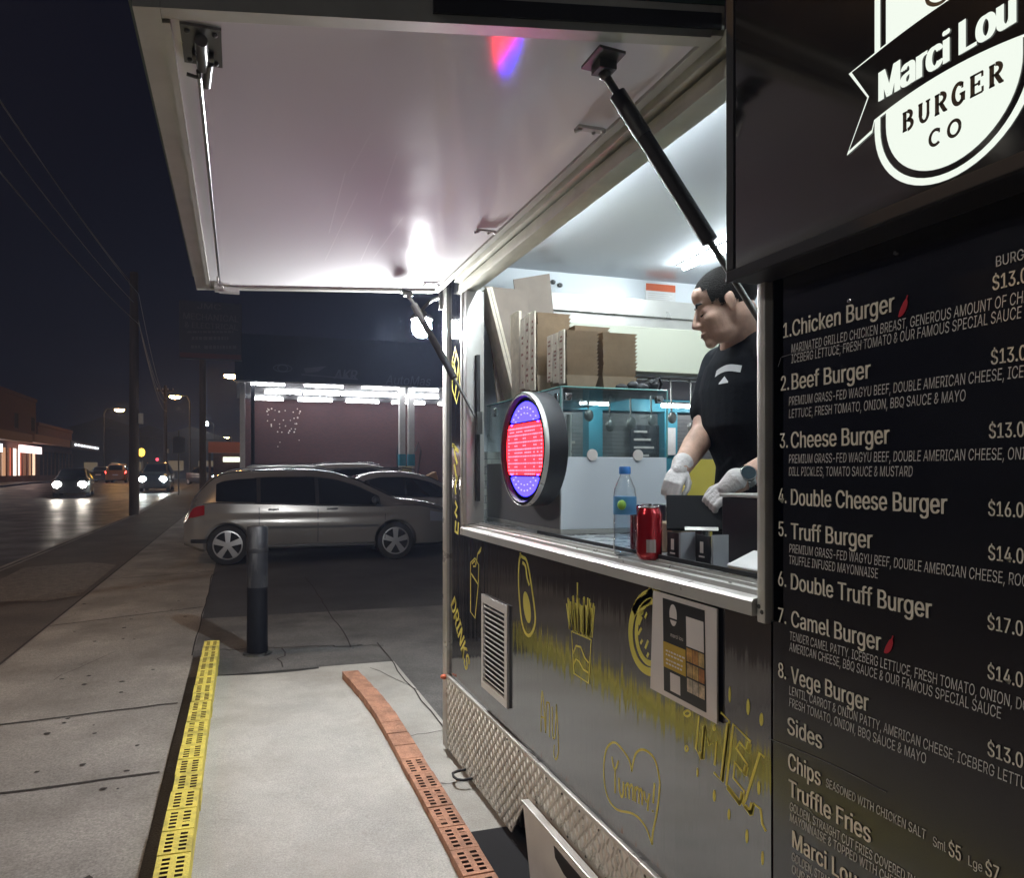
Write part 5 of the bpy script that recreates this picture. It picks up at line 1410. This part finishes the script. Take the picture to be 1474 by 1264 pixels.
    for s_ in (-1,1):
        b = MB(); patch(b, .03, .30, lambda x: .70*hs+.25*x, lambda x: min(T('belt',x)-.01, .92*hs), s_, .006, 8, 4); b.build('tail_lamp', M['E_tail'] if rear_lit else M['tail'], t, smooth=50, local=True, fix=False)
        b = MB(); patch(b, 3.78, 4.20, lambda x: .62*hs-.06*(x-3.78), lambda x: .76*hs-.18*(x-3.78)+.03, s_, .006, 8, 4); b.build('headlamp', M['lens'], t, smooth=50, local=True, fix=False)
        if lit:
            b = MB(); b.ball((L-.10-x0, s_*.55, .64*hs), (.06,.20,.16), 14, 10); b.build('headlight', lit, t, smooth=60, local=True)
        if not detail: continue
        for sx in cfg['seam']:
            b = MB(); patch(b, sx, sx+.010, lambda x: .32, lambda x: T('belt',x)+.02, s_, .002, 1, 8); b.build('door_seam', M['dark'], t, local=True, fix=False)
        b = MB()
        for xa_, xb_ in cfg['win']: pass
        patch(b, .95, 2.88, lambda x: .265, lambda x: .300, s_, .012, 12, 1); b.build('sill_trim', M['trim'], t, local=True, fix=False)
        for hx in (1.22, 2.10):
            b = MB(); y = side_y(hx, .83); b.bbox((hx-x0, s_*y-.02, .82), (hx+.17-x0, s_*y+.02, .848), .008); b.build('door_handle', M['gun'], t, smooth=40, local=True)
        b = MB(); y = side_y(2.82, .95); b.ball((2.86-x0, s_*(y+.09), .965), (.055,.085,.06), 14, 10); b.tube([(2.86-x0,s_*y,.93),(2.86-x0,s_*(y+.06),.95)],.02,8); b.build('mirror', paint if paint is not M['silver'] else M['darkcar'], t, smooth=50, local=True)
        b = MB(); b.tube([(.62-x0,s_*.55,1.44*hs),(.75-x0,s_*.55,1.475*hs),(2.0-x0,s_*.55,1.495*hs),(2.25-x0,s_*.56,1.455*hs)],.014,8); b.build('roof_rail', M['trim'], t, smooth=50, local=True)
        b = MB(); patch(b, .10, .36, lambda x: .34, lambda x: .40, s_, .006, 4, 1); b.build('bumper_strip', M['rubber'], t, local=True, fix=False)
    b = MB(); b.box((L-.06-x0,-.30,.36),(L-.015-x0,.30,.50)); b.build('grille', M['rubber'], t, local=True)
    b = MB(); b.box((-.012-x0,-.22,.62),(.03-x0,.22,.72)); b.build('number_plate', M['paper'], t, local=True)
    return t
car(WAGON, (-.782+2.18, 11.73, 0), 0, M['silver'], 'silver wagon parked side on behind the black bollard', detail=True, hs=.985)
car(SEDAN, (3.45, 14.6, 0), 0, M['greycar'], 'light grey sedan parked just behind the silver wagon, bonnet to the right', detail=True)
car(dict(WAGON), (3.3, 17.6, 0), 0, M['pearl'], 'white wagon with a bright roof parked farthest back by the brick wall', detail=True, hs=1.10)
car(dict(WAGON), (1.75, 16.8, 0), 0, M['pearl'], 'white car of which only the roof rail shows above the silver wagon', detail=True, hs=1.06)
# traffic
def fwd_car(px, py, t_, **k):
    p = pv(px, py, t_); return (p.x, p.y, gz(p.y)-.116)
car(WAGON, fwd_car(106,690,36), R(-90)+.12, M['darkcar'], 'oncoming car with warm glaring headlights in the far lane', lit=M['E_head'], detail=False, group=None, name='moving_car')
car(dict(WAGON), fwd_car(226,690,42), R(-90), M['darkcar'], 'oncoming dark car with cool white headlights beside the footpath', lit=M['E_headw'], detail=False, hs=1.18, name='moving_car')
car(dict(WAGON), fwd_car(172,676,60), R(90), M['orangecar'], 'orange taxi driving away with red tail lights', 'taxi', rear_lit=True, detail=False, hs=1.1, name='taxi')
car(SEDAN, fwd_car(148,676,64), R(90), M['darkcar'], 'dark car driving away left of the taxi, red tail lights lit', rear_lit=True, detail=False, name='moving_car')
car(SEDAN, fwd_car(300,684,52), R(-60), M['darkcar'], 'distant car with bluish headlights beyond the silver wagon', lit=M['E_headw'], detail=False, name='moving_car')

# ================================================================== SERVICE STATION BEHIND
CYF, CYB = 22.6, 28.4
cn = thing('station_canopy', (5,25,0), 'service station canopy with a dark navy fascia above rows of tube lights', 'canopy')
b = MB(); b.box((-.05,CYF+.11,4.30),(13,CYB,4.55)); b.build('roof_slab', mat('canopy soffit', (.30,.30,.31), .6), cn)
b = MB(); b.box((-.10,CYF,4.28),(13,CYF+.10,5.75)); b.build('fascia', M['fascia'], cn)
b = MB(); b.box((-.12,CYF-.02,4.24),(13,CYF+.10,4.279)); b.build('fascia_edge', M['white'], cn)
def fas(x, y): return depth(x, y, CYF-.006)
letters('brand_lettering', 'AKR', fas(481,545), (1,0,0), (0,0,1), .30, .75, m=M['fascia_ink'], parent=cn, bold=.02, shear=.2)
letters('brand_lettering', 'AutoMas', fas(555,553), (1,0,0), (0,0,1), .30, 1.55, m=M['fascia_ink'], parent=cn, bold=.0, shear=.2)
b = MB()
def vell(mb, c, rx, rz_, w, n=28):
    vs = []
    for k in range(n):
        a = 2*PI*k/n
        for q_ in (0, w): vs.append(c + Vector(((rx-q_)*math.cos(a), 0, (rz_-q_)*math.sin(a))))
    mb.add(vs, [(2*k,2*k+1,(2*k+3)%(2*n),(2*k+2)%(2*n)) for k in range(n)])
vell(b, fas(407,530), .30, .13, .03); vell(b, fas(407,530), .17, .12, .03)
b.quad(*[fas(x,y) for x,y in ((434,538),(515,545),(515,547),(434,540))]); b.quad(*[fas(x,y) for x,y in ((437,530),(470,527),(458,535),(440,537))])
b.build('fascia_logo', M['fascia_ink'], cn, fix=False)
def colm(x, y, w, ztop, m, nm='column'): 
    b = MB(); b.bbox((x-w/2,y-w/2,0),(x+w/2,y+w/2,ztop),.02); return b.build(nm, m, cn)
for px in (578.5, 591.5):
    p = depth(px, 640, 23.2)
    c_ = colm(p.x, p.y, .21, 4.299, M['white'])
    b = MB(); b.box((p.x-.115,p.y-.115,1.62),(p.x+.115,p.y+.115,2.02)); b.build('blue_band', M['blue'], c_)
b = MB(); p = depth(585,668,23.0); b.bbox((p.x-.16,p.y-.12,1.30),(p.x+.16,p.y,1.60),.02); b.build('column_box', mat('pale yellow box',(.6,.58,.35),.5), cn)
p = depth(349,640,22.8); colm(p.x, p.y, .16, 4.239, M['white']); colm(p.x+.32, p.y+.3, .12, 4.239, M['navy'])
b = MB(); b.tube([depth(574,690,23.4),depth(571,655,23.4),depth(573,640,23.4)],.03,8); b.tube([depth(600,690,23.4),depth(606,650,23.4),depth(602,636,23.4),depth(598,650,23.4)],.03,8); b.build('hose', M['rubber'], cn, smooth=60)
ORD = ['first','second','third','fourth','fifth','sixth']
def ctube(x0, x1, y, lab, z=4.24):
    t = thing('canopy_light', ((x0+x1)/2,y,z), lab, 'tube light', 'fluorescent tubes under the station canopy')
    b = MB(); b.box((x0,y-.05,z+.02),(x1,y+.05,z+.058)); b.build('batten', M['white'], t)
    b = MB(); b.tube([(x0+.03,y,z-.02),(x1-.03,y,z-.02)],.035,8); b.build('tube', M['E_can'], t)
for y_, segs in ((22.95, ((360,411),(437,495),(520,576),(592,632))), (25.2, ((380,435),(436,490),(491,540),(541,586),(592,632),(640,690))), (27.6, ((361,409),(428,479),(497,546),(563,612),(630,675)))):
    for k, (a_, c_) in enumerate(segs): ctube(depth(a_,560,y_).x, depth(c_,560,y_).x, y_, ORD[k] + ' white tube from the left in the ' + {22.95:'front, topmost',25.2:'middle',27.6:'back, lowest'}[y_] + ' row under the station canopy')
b = MB(); b.box((.1,28.6,0),(16,28.9,4.6)); wl_ = b.build('brick_wall', M['maroon']); tag(wl_, 'long dark maroon brick wall below the station canopy', 'wall')
b = MB(); rd = random.Random(11)
for k in range(38):
    x_, y_ = rd.uniform(384,432), rd.choice([rd.uniform(588,645), rd.uniform(588,625)])
    p = depth(x_, y_, 28.595); b.ball(p, rd.uniform(.018,.034), 6, 4)
b.build('paint_flecks', M['white'], wl_)
# workshop seen through the hatch and the opening in the trailer's end wall
ws = thing('workshop', (8,12.2,0), 'workshop with blue frames and grey roller shutters seen through the trailer', 'workshop')
b = MB(); b.box((4.6,12.3,2.86),(12,12.6,5.0)); b.box((4.6,12.3,0),(5.3,12.6,2.859)); b.build('wall', mat('workshop wall',(.05,.05,.055),.7), ws)
b = MB()
for x_ in (5.45, 6.55, 8.25, 10.1): b.box((x_,12.18,0),(x_+.30,12.5,2.62))
b.box((5.3,12.16,2.62),(12,12.5,2.859)); b.build('blue_frame', mat('bright blue paint',(.06,.32,.43),.5), ws)
for x_, x2 in ((5.76,6.54),(6.86,8.24),(8.56,10.09)):
    b = MB()
    for k in range(34): b.obox(((x_+x2)/2,12.42,.05+k*.076),((x2-x_)/2,0,0),(0,.012,.010),(0,-.005,.034))
    b.build('roller_shutter', M['shutter'], ws)
b = MB(); b.box((7.55,12.3,.9),(8.2,12.34,2.35)); b.build('dark_board', M['black'], ws)
b = MB()
for k in range(7): b.box((7.62,12.29,2.2-k*.16),(7.62+.3+.2*((k*37)%5)/5,12.2999,2.24-k*.16))
b.build('chalk_lines', M['paper'], ws)
b = MB(); b.box((8.30,12.14,1.75),(8.48,12.178,2.3)); b.build('white_notice', M['white'], ws)
for x_, w_ in ((6.35,'left'),(8.1,'middle'),(9.3,'right')):
    t = thing('workshop_light', (x_,11.6,2.75), w_+' fluorescent tube hung in front of the blue framed roller shutters', 'tube light', 'tubes in front of the workshop')
    b = MB(); b.tube([(x_-.3,11.6,2.68),(x_+.3,11.6,2.68)],.03,8); b.build('tube', M['E_work'], t)
    b = MB(); b.box((x_-.32,11.55,2.72),(x_+.32,11.65,2.76)); b.build('batten', M['white'], t)
# pile of tan boards by the station columns
t = thing('carton_heap', (6.2,20.6,0), 'heap of torn tan cartons beside the canopy columns', 'cartons')
pc = depth(616,700,20.5)
b = MB(); b.prism([depth(x,y,20.5) for x,y in ((604,682),(613,688),(618,684),(628,679),(631,690),(624,703),(612,705))],(0,.4,0)); b.build('torn_flap', M['tan'], t)
b = MB(); b.bbox((pc.x-.1,20.4,0),(pc.x+.6,20.95,.95),.02); b.build('carton', M['tan'], t)

# pylon sign
ps = thing('pylon_sign', tuple(Vector((depth(300,600,20).x,20,0))), 'unlit dark pylon sign for a mechanic on a tall post', 'sign')
a_, c_ = depth(258,432,20), depth(348,520,20)
b = MB(); b.bbox((a_.x,19.93,c_.z),(c_.x,20.07,a_.z),.02); b.build('sign_panel', mat('sign panel',(.030,.032,.050),.6), ps)
b = MB(); b.box((a_.x+.02,19.922,c_.z+.03),(c_.x-.02,19.929,c_.z+.16)); b.build('red_stripe', mat('dull red',(.09,.025,.03),.6), ps)
xm = depth(292,600,20).x
b = MB(); b.tube([(xm,20,0),(xm,20,c_.z+.0)],.09,12); b.build('post', M['wood'], ps, smooth=40)
M['dim_ink'] = mat('dim lettering',(.085,.085,.11),.6)
for s_, y_, cap_, xa_, xb_ in (('JMC',444,.15,284,318),('MECHANICAL',459,.17,264,343),('& ELECTRICAL',471,.15,266,342)):
    letters('sign_lettering', s_, depth(xa_,y_,19.925), (1,0,0), (0,0,1), cap_, depth(xb_,y_,19.925).x-depth(xa_,y_,19.925).x, m=M['dim_ink'], parent=ps, bold=.01)
b = MB(); rd = random.Random(2)
for y_, x_a, x_b, h_ in ((479,270,336,.05),(489,276,330,.09),(501,275,288,.07),(502,294,340,.09)):
    x_ = x_a
    while x_ < x_b:
        w_ = rd.uniform(2,6); p = depth(x_,y_,19.926); q_ = depth(min(x_+w_,x_b),y_,19.926); b.quad(p, (q_.x,p.y,p.z), (q_.x,p.y,p.z+h_), (p.x,p.y,p.z+h_)); x_ += w_+1.5
b.build('blurred_print', M['dim_ink'], ps, fix=False)

# ================================================================== STREET
def pole(px, Y, h, r, label, arms=True):
    p = depth(px, 700, Y)
    t = thing('utility_pole', (p.x,Y,gz(Y)), label, 'utility pole')
    b = MB(); b.tube([(p.x,Y,gz(Y)-.2),(p.x,Y,gz(Y)+h*.5),(p.x,Y,gz(Y)+h)],[r,r*.92,r*.8],16); b.build('shaft', M['wood'], t, smooth=50)
    if not arms:
        b = MB(); b.bbox((p.x+r-.02,Y-.12,3.0),(p.x+r+.12,Y+.05,3.35),.02); b.build('junction_box', M['alu2'], t)
        return p
    b = MB(); b.box((p.x-.7,Y-.05,gz(Y)+h-.5),(p.x+.7,Y+.05,gz(Y)+h-.38)); b.build('crossarm', M['wood'], t)
    b = MB()
    for k in (-.6,-.2,.2,.6): b.lathe((p.x+k,Y,gz(Y)+h-.38),[(.03,0),(.05,.04),(.03,.1),(.045,.13),(.02,.16)],10)
    b.build('insulators', M['paper'], t, smooth=50)
    b = MB(); b.bbox((p.x+r-.02,Y-.12,3.0),(p.x+r+.12,Y+.05,3.35),.02); b.build('junction_box', M['alu2'], t)
    return p
pA = pole(193, 24.9, 8.0, .16, 'tall timber utility pole at the kerb beyond the footpath', False)
pB = pole(238, 62, 8.0, .15, 'distant timber utility pole beyond the sign post')
def wire(a, c, sag, label, r=.012):
    a, c = Vector(a), Vector(c); n = 40; b = MB()
    b.tube([a.lerp(c, k/n) + Vector((0,0,-sag*4*(k/n)*(1-k/n))) for k in range(n+1)], r, 6)
    tag(b.build('overhead_wire', mat('wire', (.30,.29,.28), .6), smooth=60), label, 'wire', 'overhead wires along the street')
for k, (dx, z) in enumerate(((-.16,7.75),(.0,7.0),(.14,7.3),(.15,6.3))):
    wire((pA.x+dx,24.9,z), (pA.x+dx,-14,z+.2), .9, ['highest','third highest','second highest','lowest'][k]+' overhead wire sagging from the kerbside pole towards the camera', .011)
    wire((pA.x+dx,24.9,z), (pB.x+dx*.8,62,z+.2), .8, ['highest','third highest','second highest','lowest'][k]+' overhead wire running on down the street past the kerbside pole', .012)
M['E_far'] = glow('far sodium light', (1.0,0.52,0.17), 130)
def lamp_post(px, py, t_, label, arm, hd=(.95,.5,.2), m='E_far'):
    p = pv(px, py, t_)
    t = thing('street_lamp', (p.x+arm,p.y,gz(p.y)), label, 'street lamp', 'orange street lamps down the road')
    b = MB(); b.tube([(p.x+arm,p.y,gz(p.y)),(p.x+arm,p.y,p.z-.4),(p.x+arm*.8,p.y,p.z+.1),(p.x,p.y,p.z+.14)],[.09,.07,.05,.04],10); b.build('post', M['gun'], t, smooth=50)
    b = MB(); b.ball((p.x,p.y,p.z+.10),(hd[0]*.6,hd[1]*.6,.10),16,8); b.build('hood', M['gun'], t, smooth=50)
    b = MB(); b.ball((p.x,p.y,p.z),(hd[0]/2,hd[1]/2,hd[2]),16,8); b.build('lens', M[m], t, smooth=50)
lamp_post(333,541,47,'orange street lamp nearest the station canopy',1.0)
lamp_post(252,571,60,'orange street lamp between the kerbside pole and the pylon sign',1.2)
lamp_post(172,590,73,'orange street lamp left of the kerbside utility pole',-1.5)
lamp_post(297,610,95,'small pale distant street lamp beside the pylon post',1.0,hd=(.6,.4,.3), m='E_headw')
lamp_post(325,630,110,'small distant street lamp above the orange awning shop',1.0)
t = thing('street_lamp', (-5.9,5.5,-.12), 'orange street lamp on the near stretch of road, left of the view', 'street lamp', 'orange street lamps down the road')
b = MB(); b.tube([(-5.9,5.5,-.12),(-5.9,5.5,7.2),(-5.6,5.5,7.6),(-5.0,5.5,7.7)],[.1,.08,.06,.05],10); b.build('post', M['gun'], t, smooth=50)
b = MB(); b.ball((-4.8,5.5,7.65),(.26,.15,.08),16,8); b.build('lens', M['E_sodium'], t, smooth=50)
b = MB(); b.ball((-4.8,5.5,7.74),(.34,.2,.09),16,8); b.build('hood', M['gun'], t, smooth=50)
t = thing('street_lamp', (-12.6,.5,0), 'added pale fill lamp across the road, behind the viewpoint', 'street lamp', 'orange street lamps down the road')  # unseen lamp added to brighten the trailer's side
b = MB(); b.tube([(-15.6,.5,0),(-15.6,.5,7.6),(-15.0,.5,8.0),(-12.4,.5,8.15)],[.1,.08,.06,.05],10); b.build('post', M['gun'], t, smooth=50)
b = MB(); b.ball((-12.1,.5,8.05),(.30,.16,.09),16,8); b.build('lens', glow('trailer side fill light',(1.0,.93,.86),1150), t, smooth=50)
b = MB(); b.ball((-12.1,.5,8.15),(.38,.2,.1),16,8); b.build('hood', M['gun'], t, smooth=50)
# no-stopping sign on the footpath
p = depth(257, 716, 38); zz = gz(38)
t = thing('sign_post', (p.x,38,zz), 'blank-backed street sign on a thin post at the kerb', 'street sign')
b = MB(); b.tube([(p.x,38,zz),(p.x,38,zz+3.3)],.035,8); b.build('post', M['gun'], t, smooth=50)
a_, c_ = depth(248,629,37.95), depth(266,653,37.95)
b = MB(); b.bbox((a_.x,37.93,c_.z),(c_.x,37.96,a_.z),.01); b.build('plate', mat('grey sign plate',(.24,.22,.21),.6), t)
p = pv(204, 655, 70)
t = thing('traffic_light', (p.x,p.y,gz(p.y)), 'amber traffic light on a post far down the road', 'traffic light')
b = MB(); b.tube([(p.x,p.y+.2,gz(p.y)),(p.x,p.y+.2,p.z+.8)],.07,8); b.build('post', M['gun'], t)
b = MB(); b.bbox((p.x-.2,p.y-.05,p.z-.6),(p.x+.2,p.y+.15,p.z+.8),.03); b.build('housing', M['black'], t)
b = MB(); b.ball((p.x,p.y-.1,p.z+.25),(.32,.1,.42),12,8); b.build('lens', M['E_amber'], t, smooth=60)
p = pv(226.5, 661.5, 80)
t = thing('traffic_light', (p.x,p.y,gz(p.y)), 'red traffic light far down the road above the oncoming car', 'traffic light')
b = MB(); b.tube([(p.x,p.y+.2,gz(p.y)),(p.x,p.y+.2,p.z+.4)],.07,8); b.build('post', M['gun'], t)
b = MB(); b.bbox((p.x-.2,p.y-.05,p.z-1.0),(p.x+.2,p.y+.15,p.z+.4),.03); b.build('housing', M['black'], t)
b = MB(); b.ball((p.x,p.y-.1,p.z),(.17,.1,.17),12,8); b.build('lens', M['E_red'], t, smooth=60)

# row of shops across the road
def shopX(px, py, X0): return wall(px, py, X0)
SX = -17.0
SHOPM = [M['E_shop'], glow('lit stock', (1.0,.52,.28), .55), glow('lit display', (1.0,.86,.74), 1.9), glow('dim stock', (.8,.35,.2), .22), glow('red display', (1.0,.22,.12), .6)]
def shop(y0, y1, h, label, lit, sign_m, sign_span, aw_m):
    zb = gz((y0+y1)/2)
    t = thing('shop', (SX-3,(y0+y1)/2,zb), label, 'shop', None)
    b = MB(); b.box((SX-7,y0+.02,zb),(SX-.35,y1-.02,zb+h)); b.build('building', M['shopbrick'], t)
    b = MB(); b.box((SX-7.1,y0+.02,zb+h+.001),(SX-.25,y1-.02,zb+h+.3)); b.build('parapet', M['shopbrick'], t)
    w_ = t; rs_ = random.Random(int(y0*10)); np_ = max(4, int((y1-y0)/.9))
    for k in range(np_):
        ya = y0+.3+(y1-y0-.6)*k/np_; yb = y0+.3+(y1-y0-.6)*(k+1)/np_
        b = MB(); b.box((SX-.349,ya+.01,zb+.5),(SX-.33,yb-.01,zb+2.7)); b.build('shop_pane', rs_.choice(SHOPM) if lit == 'E_shop' else M[lit], t)
    b = MB(); n = max(3, int((y1-y0)/1.4))
    for k in range(n+1):
        y = y0+.3+(y1-y0-.6)*k/n; b.box((SX-.328,y-.09,zb),(SX-.25,y+.09,zb+2.75))
    b.box((SX-.328,y0+.2,zb),(SX-.27,y1-.2,zb+.5)); b.build('mullions', M['shopbrick'], t)
    b = MB(); b.prism([(SX-.349,y0,zb+3.3),(SX+2.4,y0,zb+3.05),(SX+2.4,y0,zb+3.65),(SX-.349,y0,zb+3.75)],(0,y1-y0-.05,0)); b.build('awning', aw_m, t)
    if sign_m:
        ya, yb = sign_span; b = MB(); b.bbox((SX+.4,ya,zb+2.35),(SX+.6,yb,zb+2.95),.02); b.build('lit_shop_sign', sign_m, t)
    for k in range(3):
        y = y0+1+(y1-y0-2)*k/2; b = MB(); b.box((SX-.349,y-.5,zb+4.4),(SX-.33,y+.5,zb+5.6))
        if h > 6: b.build('upper_window', M['dark'], t)
awr = mat('awning dull red',(.16,.06,.05),.6); awo = mat('awning ochre',(.30,.15,.06),.6); awd = mat('awning dark',(.06,.05,.05),.6)
shop(38,49.5,4.3,'low brick shop with a dull red awning and lit windows, leftmost across the road','E_shop',None,None,awr)
shop(50,58,4.2,'shop under an ochre awning with a long white lit sign across the road','E_shop',M['E_shopsign'],(51,57.5),awo)
shop(58.5,70,7.0,'taller two storey brick shop with a red and white lit sign across the road','E_shop',glow('pink sign',(1,.72,.70),2.2),(62,68),awo)
shop(70.5,84,5.0,'dark shop with a string of small white lights across the road','darkfront' if False else 'dark',None,None,awd)
b = MB()
for k in range(9): b.ball((SX+2.45,72+k*1.3,gz(75)+3.35),(.12,.28,.12),8,6)
tag(b.build('light_string', M['E_shopsign'], smooth=60), 'string of small white lights along the dark shop awning', 'lights')
# shop with the orange awning at the end of the yard
t = thing('corner_shop', (-.6,50,gz(50)), 'far shop with an orange lit fascia band beyond the parked cars', 'shop')
a_, c_ = depth(300,636,50), depth(347,652,50)
b = MB(); b.box((a_.x,50,c_.z),(c_.x+2,50.6,a_.z)); b.build('fascia_band', mat('orange fascia',(.45,.15,.06),.6), t)
b = MB(); b.box((a_.x+.3,50.7,gz(50)),(c_.x+2,54,a_.z-.05)); b.build('building', M['shopbrick'], t)
a2, c2 = depth(321,658,50.6), depth(346,665,50.6)
b = MB(); b.box((a2.x,50.62,c2.z),(c2.x,50.69,a2.z)); b.build('lit_window', glow('green white window',(.9,1,.8),1.6), t)
b = MB(); b.box((a_.x,50.1,gz(50)),(a_.x+.15,50.25,c_.z-.01)); b.build('corner_post', M['wood'], t)
# dim houses and trees closing the end of the street
for k, (px, Y, w_, h_) in enumerate(((215,120,9,6.5),(275,105,10,5.5),(150,125,10,8))):
    p = depth(px, 670, Y); t = thing('far_building', (p.x,Y,gz(Y)), ['dark far building behind the traffic lights','dark low building behind the sign post','tall dark building at the bend of the road'][k], 'building')
    b = MB(); b.box((p.x-w_/2,Y,gz(Y)-.5),(p.x+w_/2,Y+8,gz(Y)+h_)); b.build('wall', awd, t)
    b = MB(); b.prism([(p.x-w_/2-.4,Y-.4,gz(Y)+h_),(p.x+w_/2+.4,Y-.4,gz(Y)+h_),(p.x,Y-.4,gz(Y)+h_+1.8)],(0,8.8,0)); b.build('roof', awd, t)
    dw = glow('dim window', (1,.75,.45), .12)
    for a_ in (-.3,.1):
        b = MB(); b.box((p.x+w_*a_,Y-.06,gz(Y)+1),(p.x+w_*(a_+.2),Y-.01,gz(Y)+2.4)); b.build('window', dw, t)

# ================================================================== GLARE HAZE
hz = MB(); hz.box((-252,-62,-1.2),(252,352,14))
hm = bpy.data.materials.new('glare haze'); hm.use_nodes = True
hn, hl = hm.node_tree.nodes, hm.node_tree.links
hn.remove(hn['Principled BSDF'])
pvn = hn.new('ShaderNodeVolumePrincipled'); pvn.inputs['Color'].default_value = (.55,.67,1,1); pvn.inputs['Density'].default_value = HAZE; pvn.inputs['Anisotropy'].default_value = 0.4  # volume added to imitate the veil of lens glare near the lamps
hl.new(pvn.outputs[0], hn['Material Output'].inputs['Volume'])
tag(hz.build('haze', hm), 'thin pale glare haze added to mimic lens glow round the lamps', 'haze', kind='stuff')
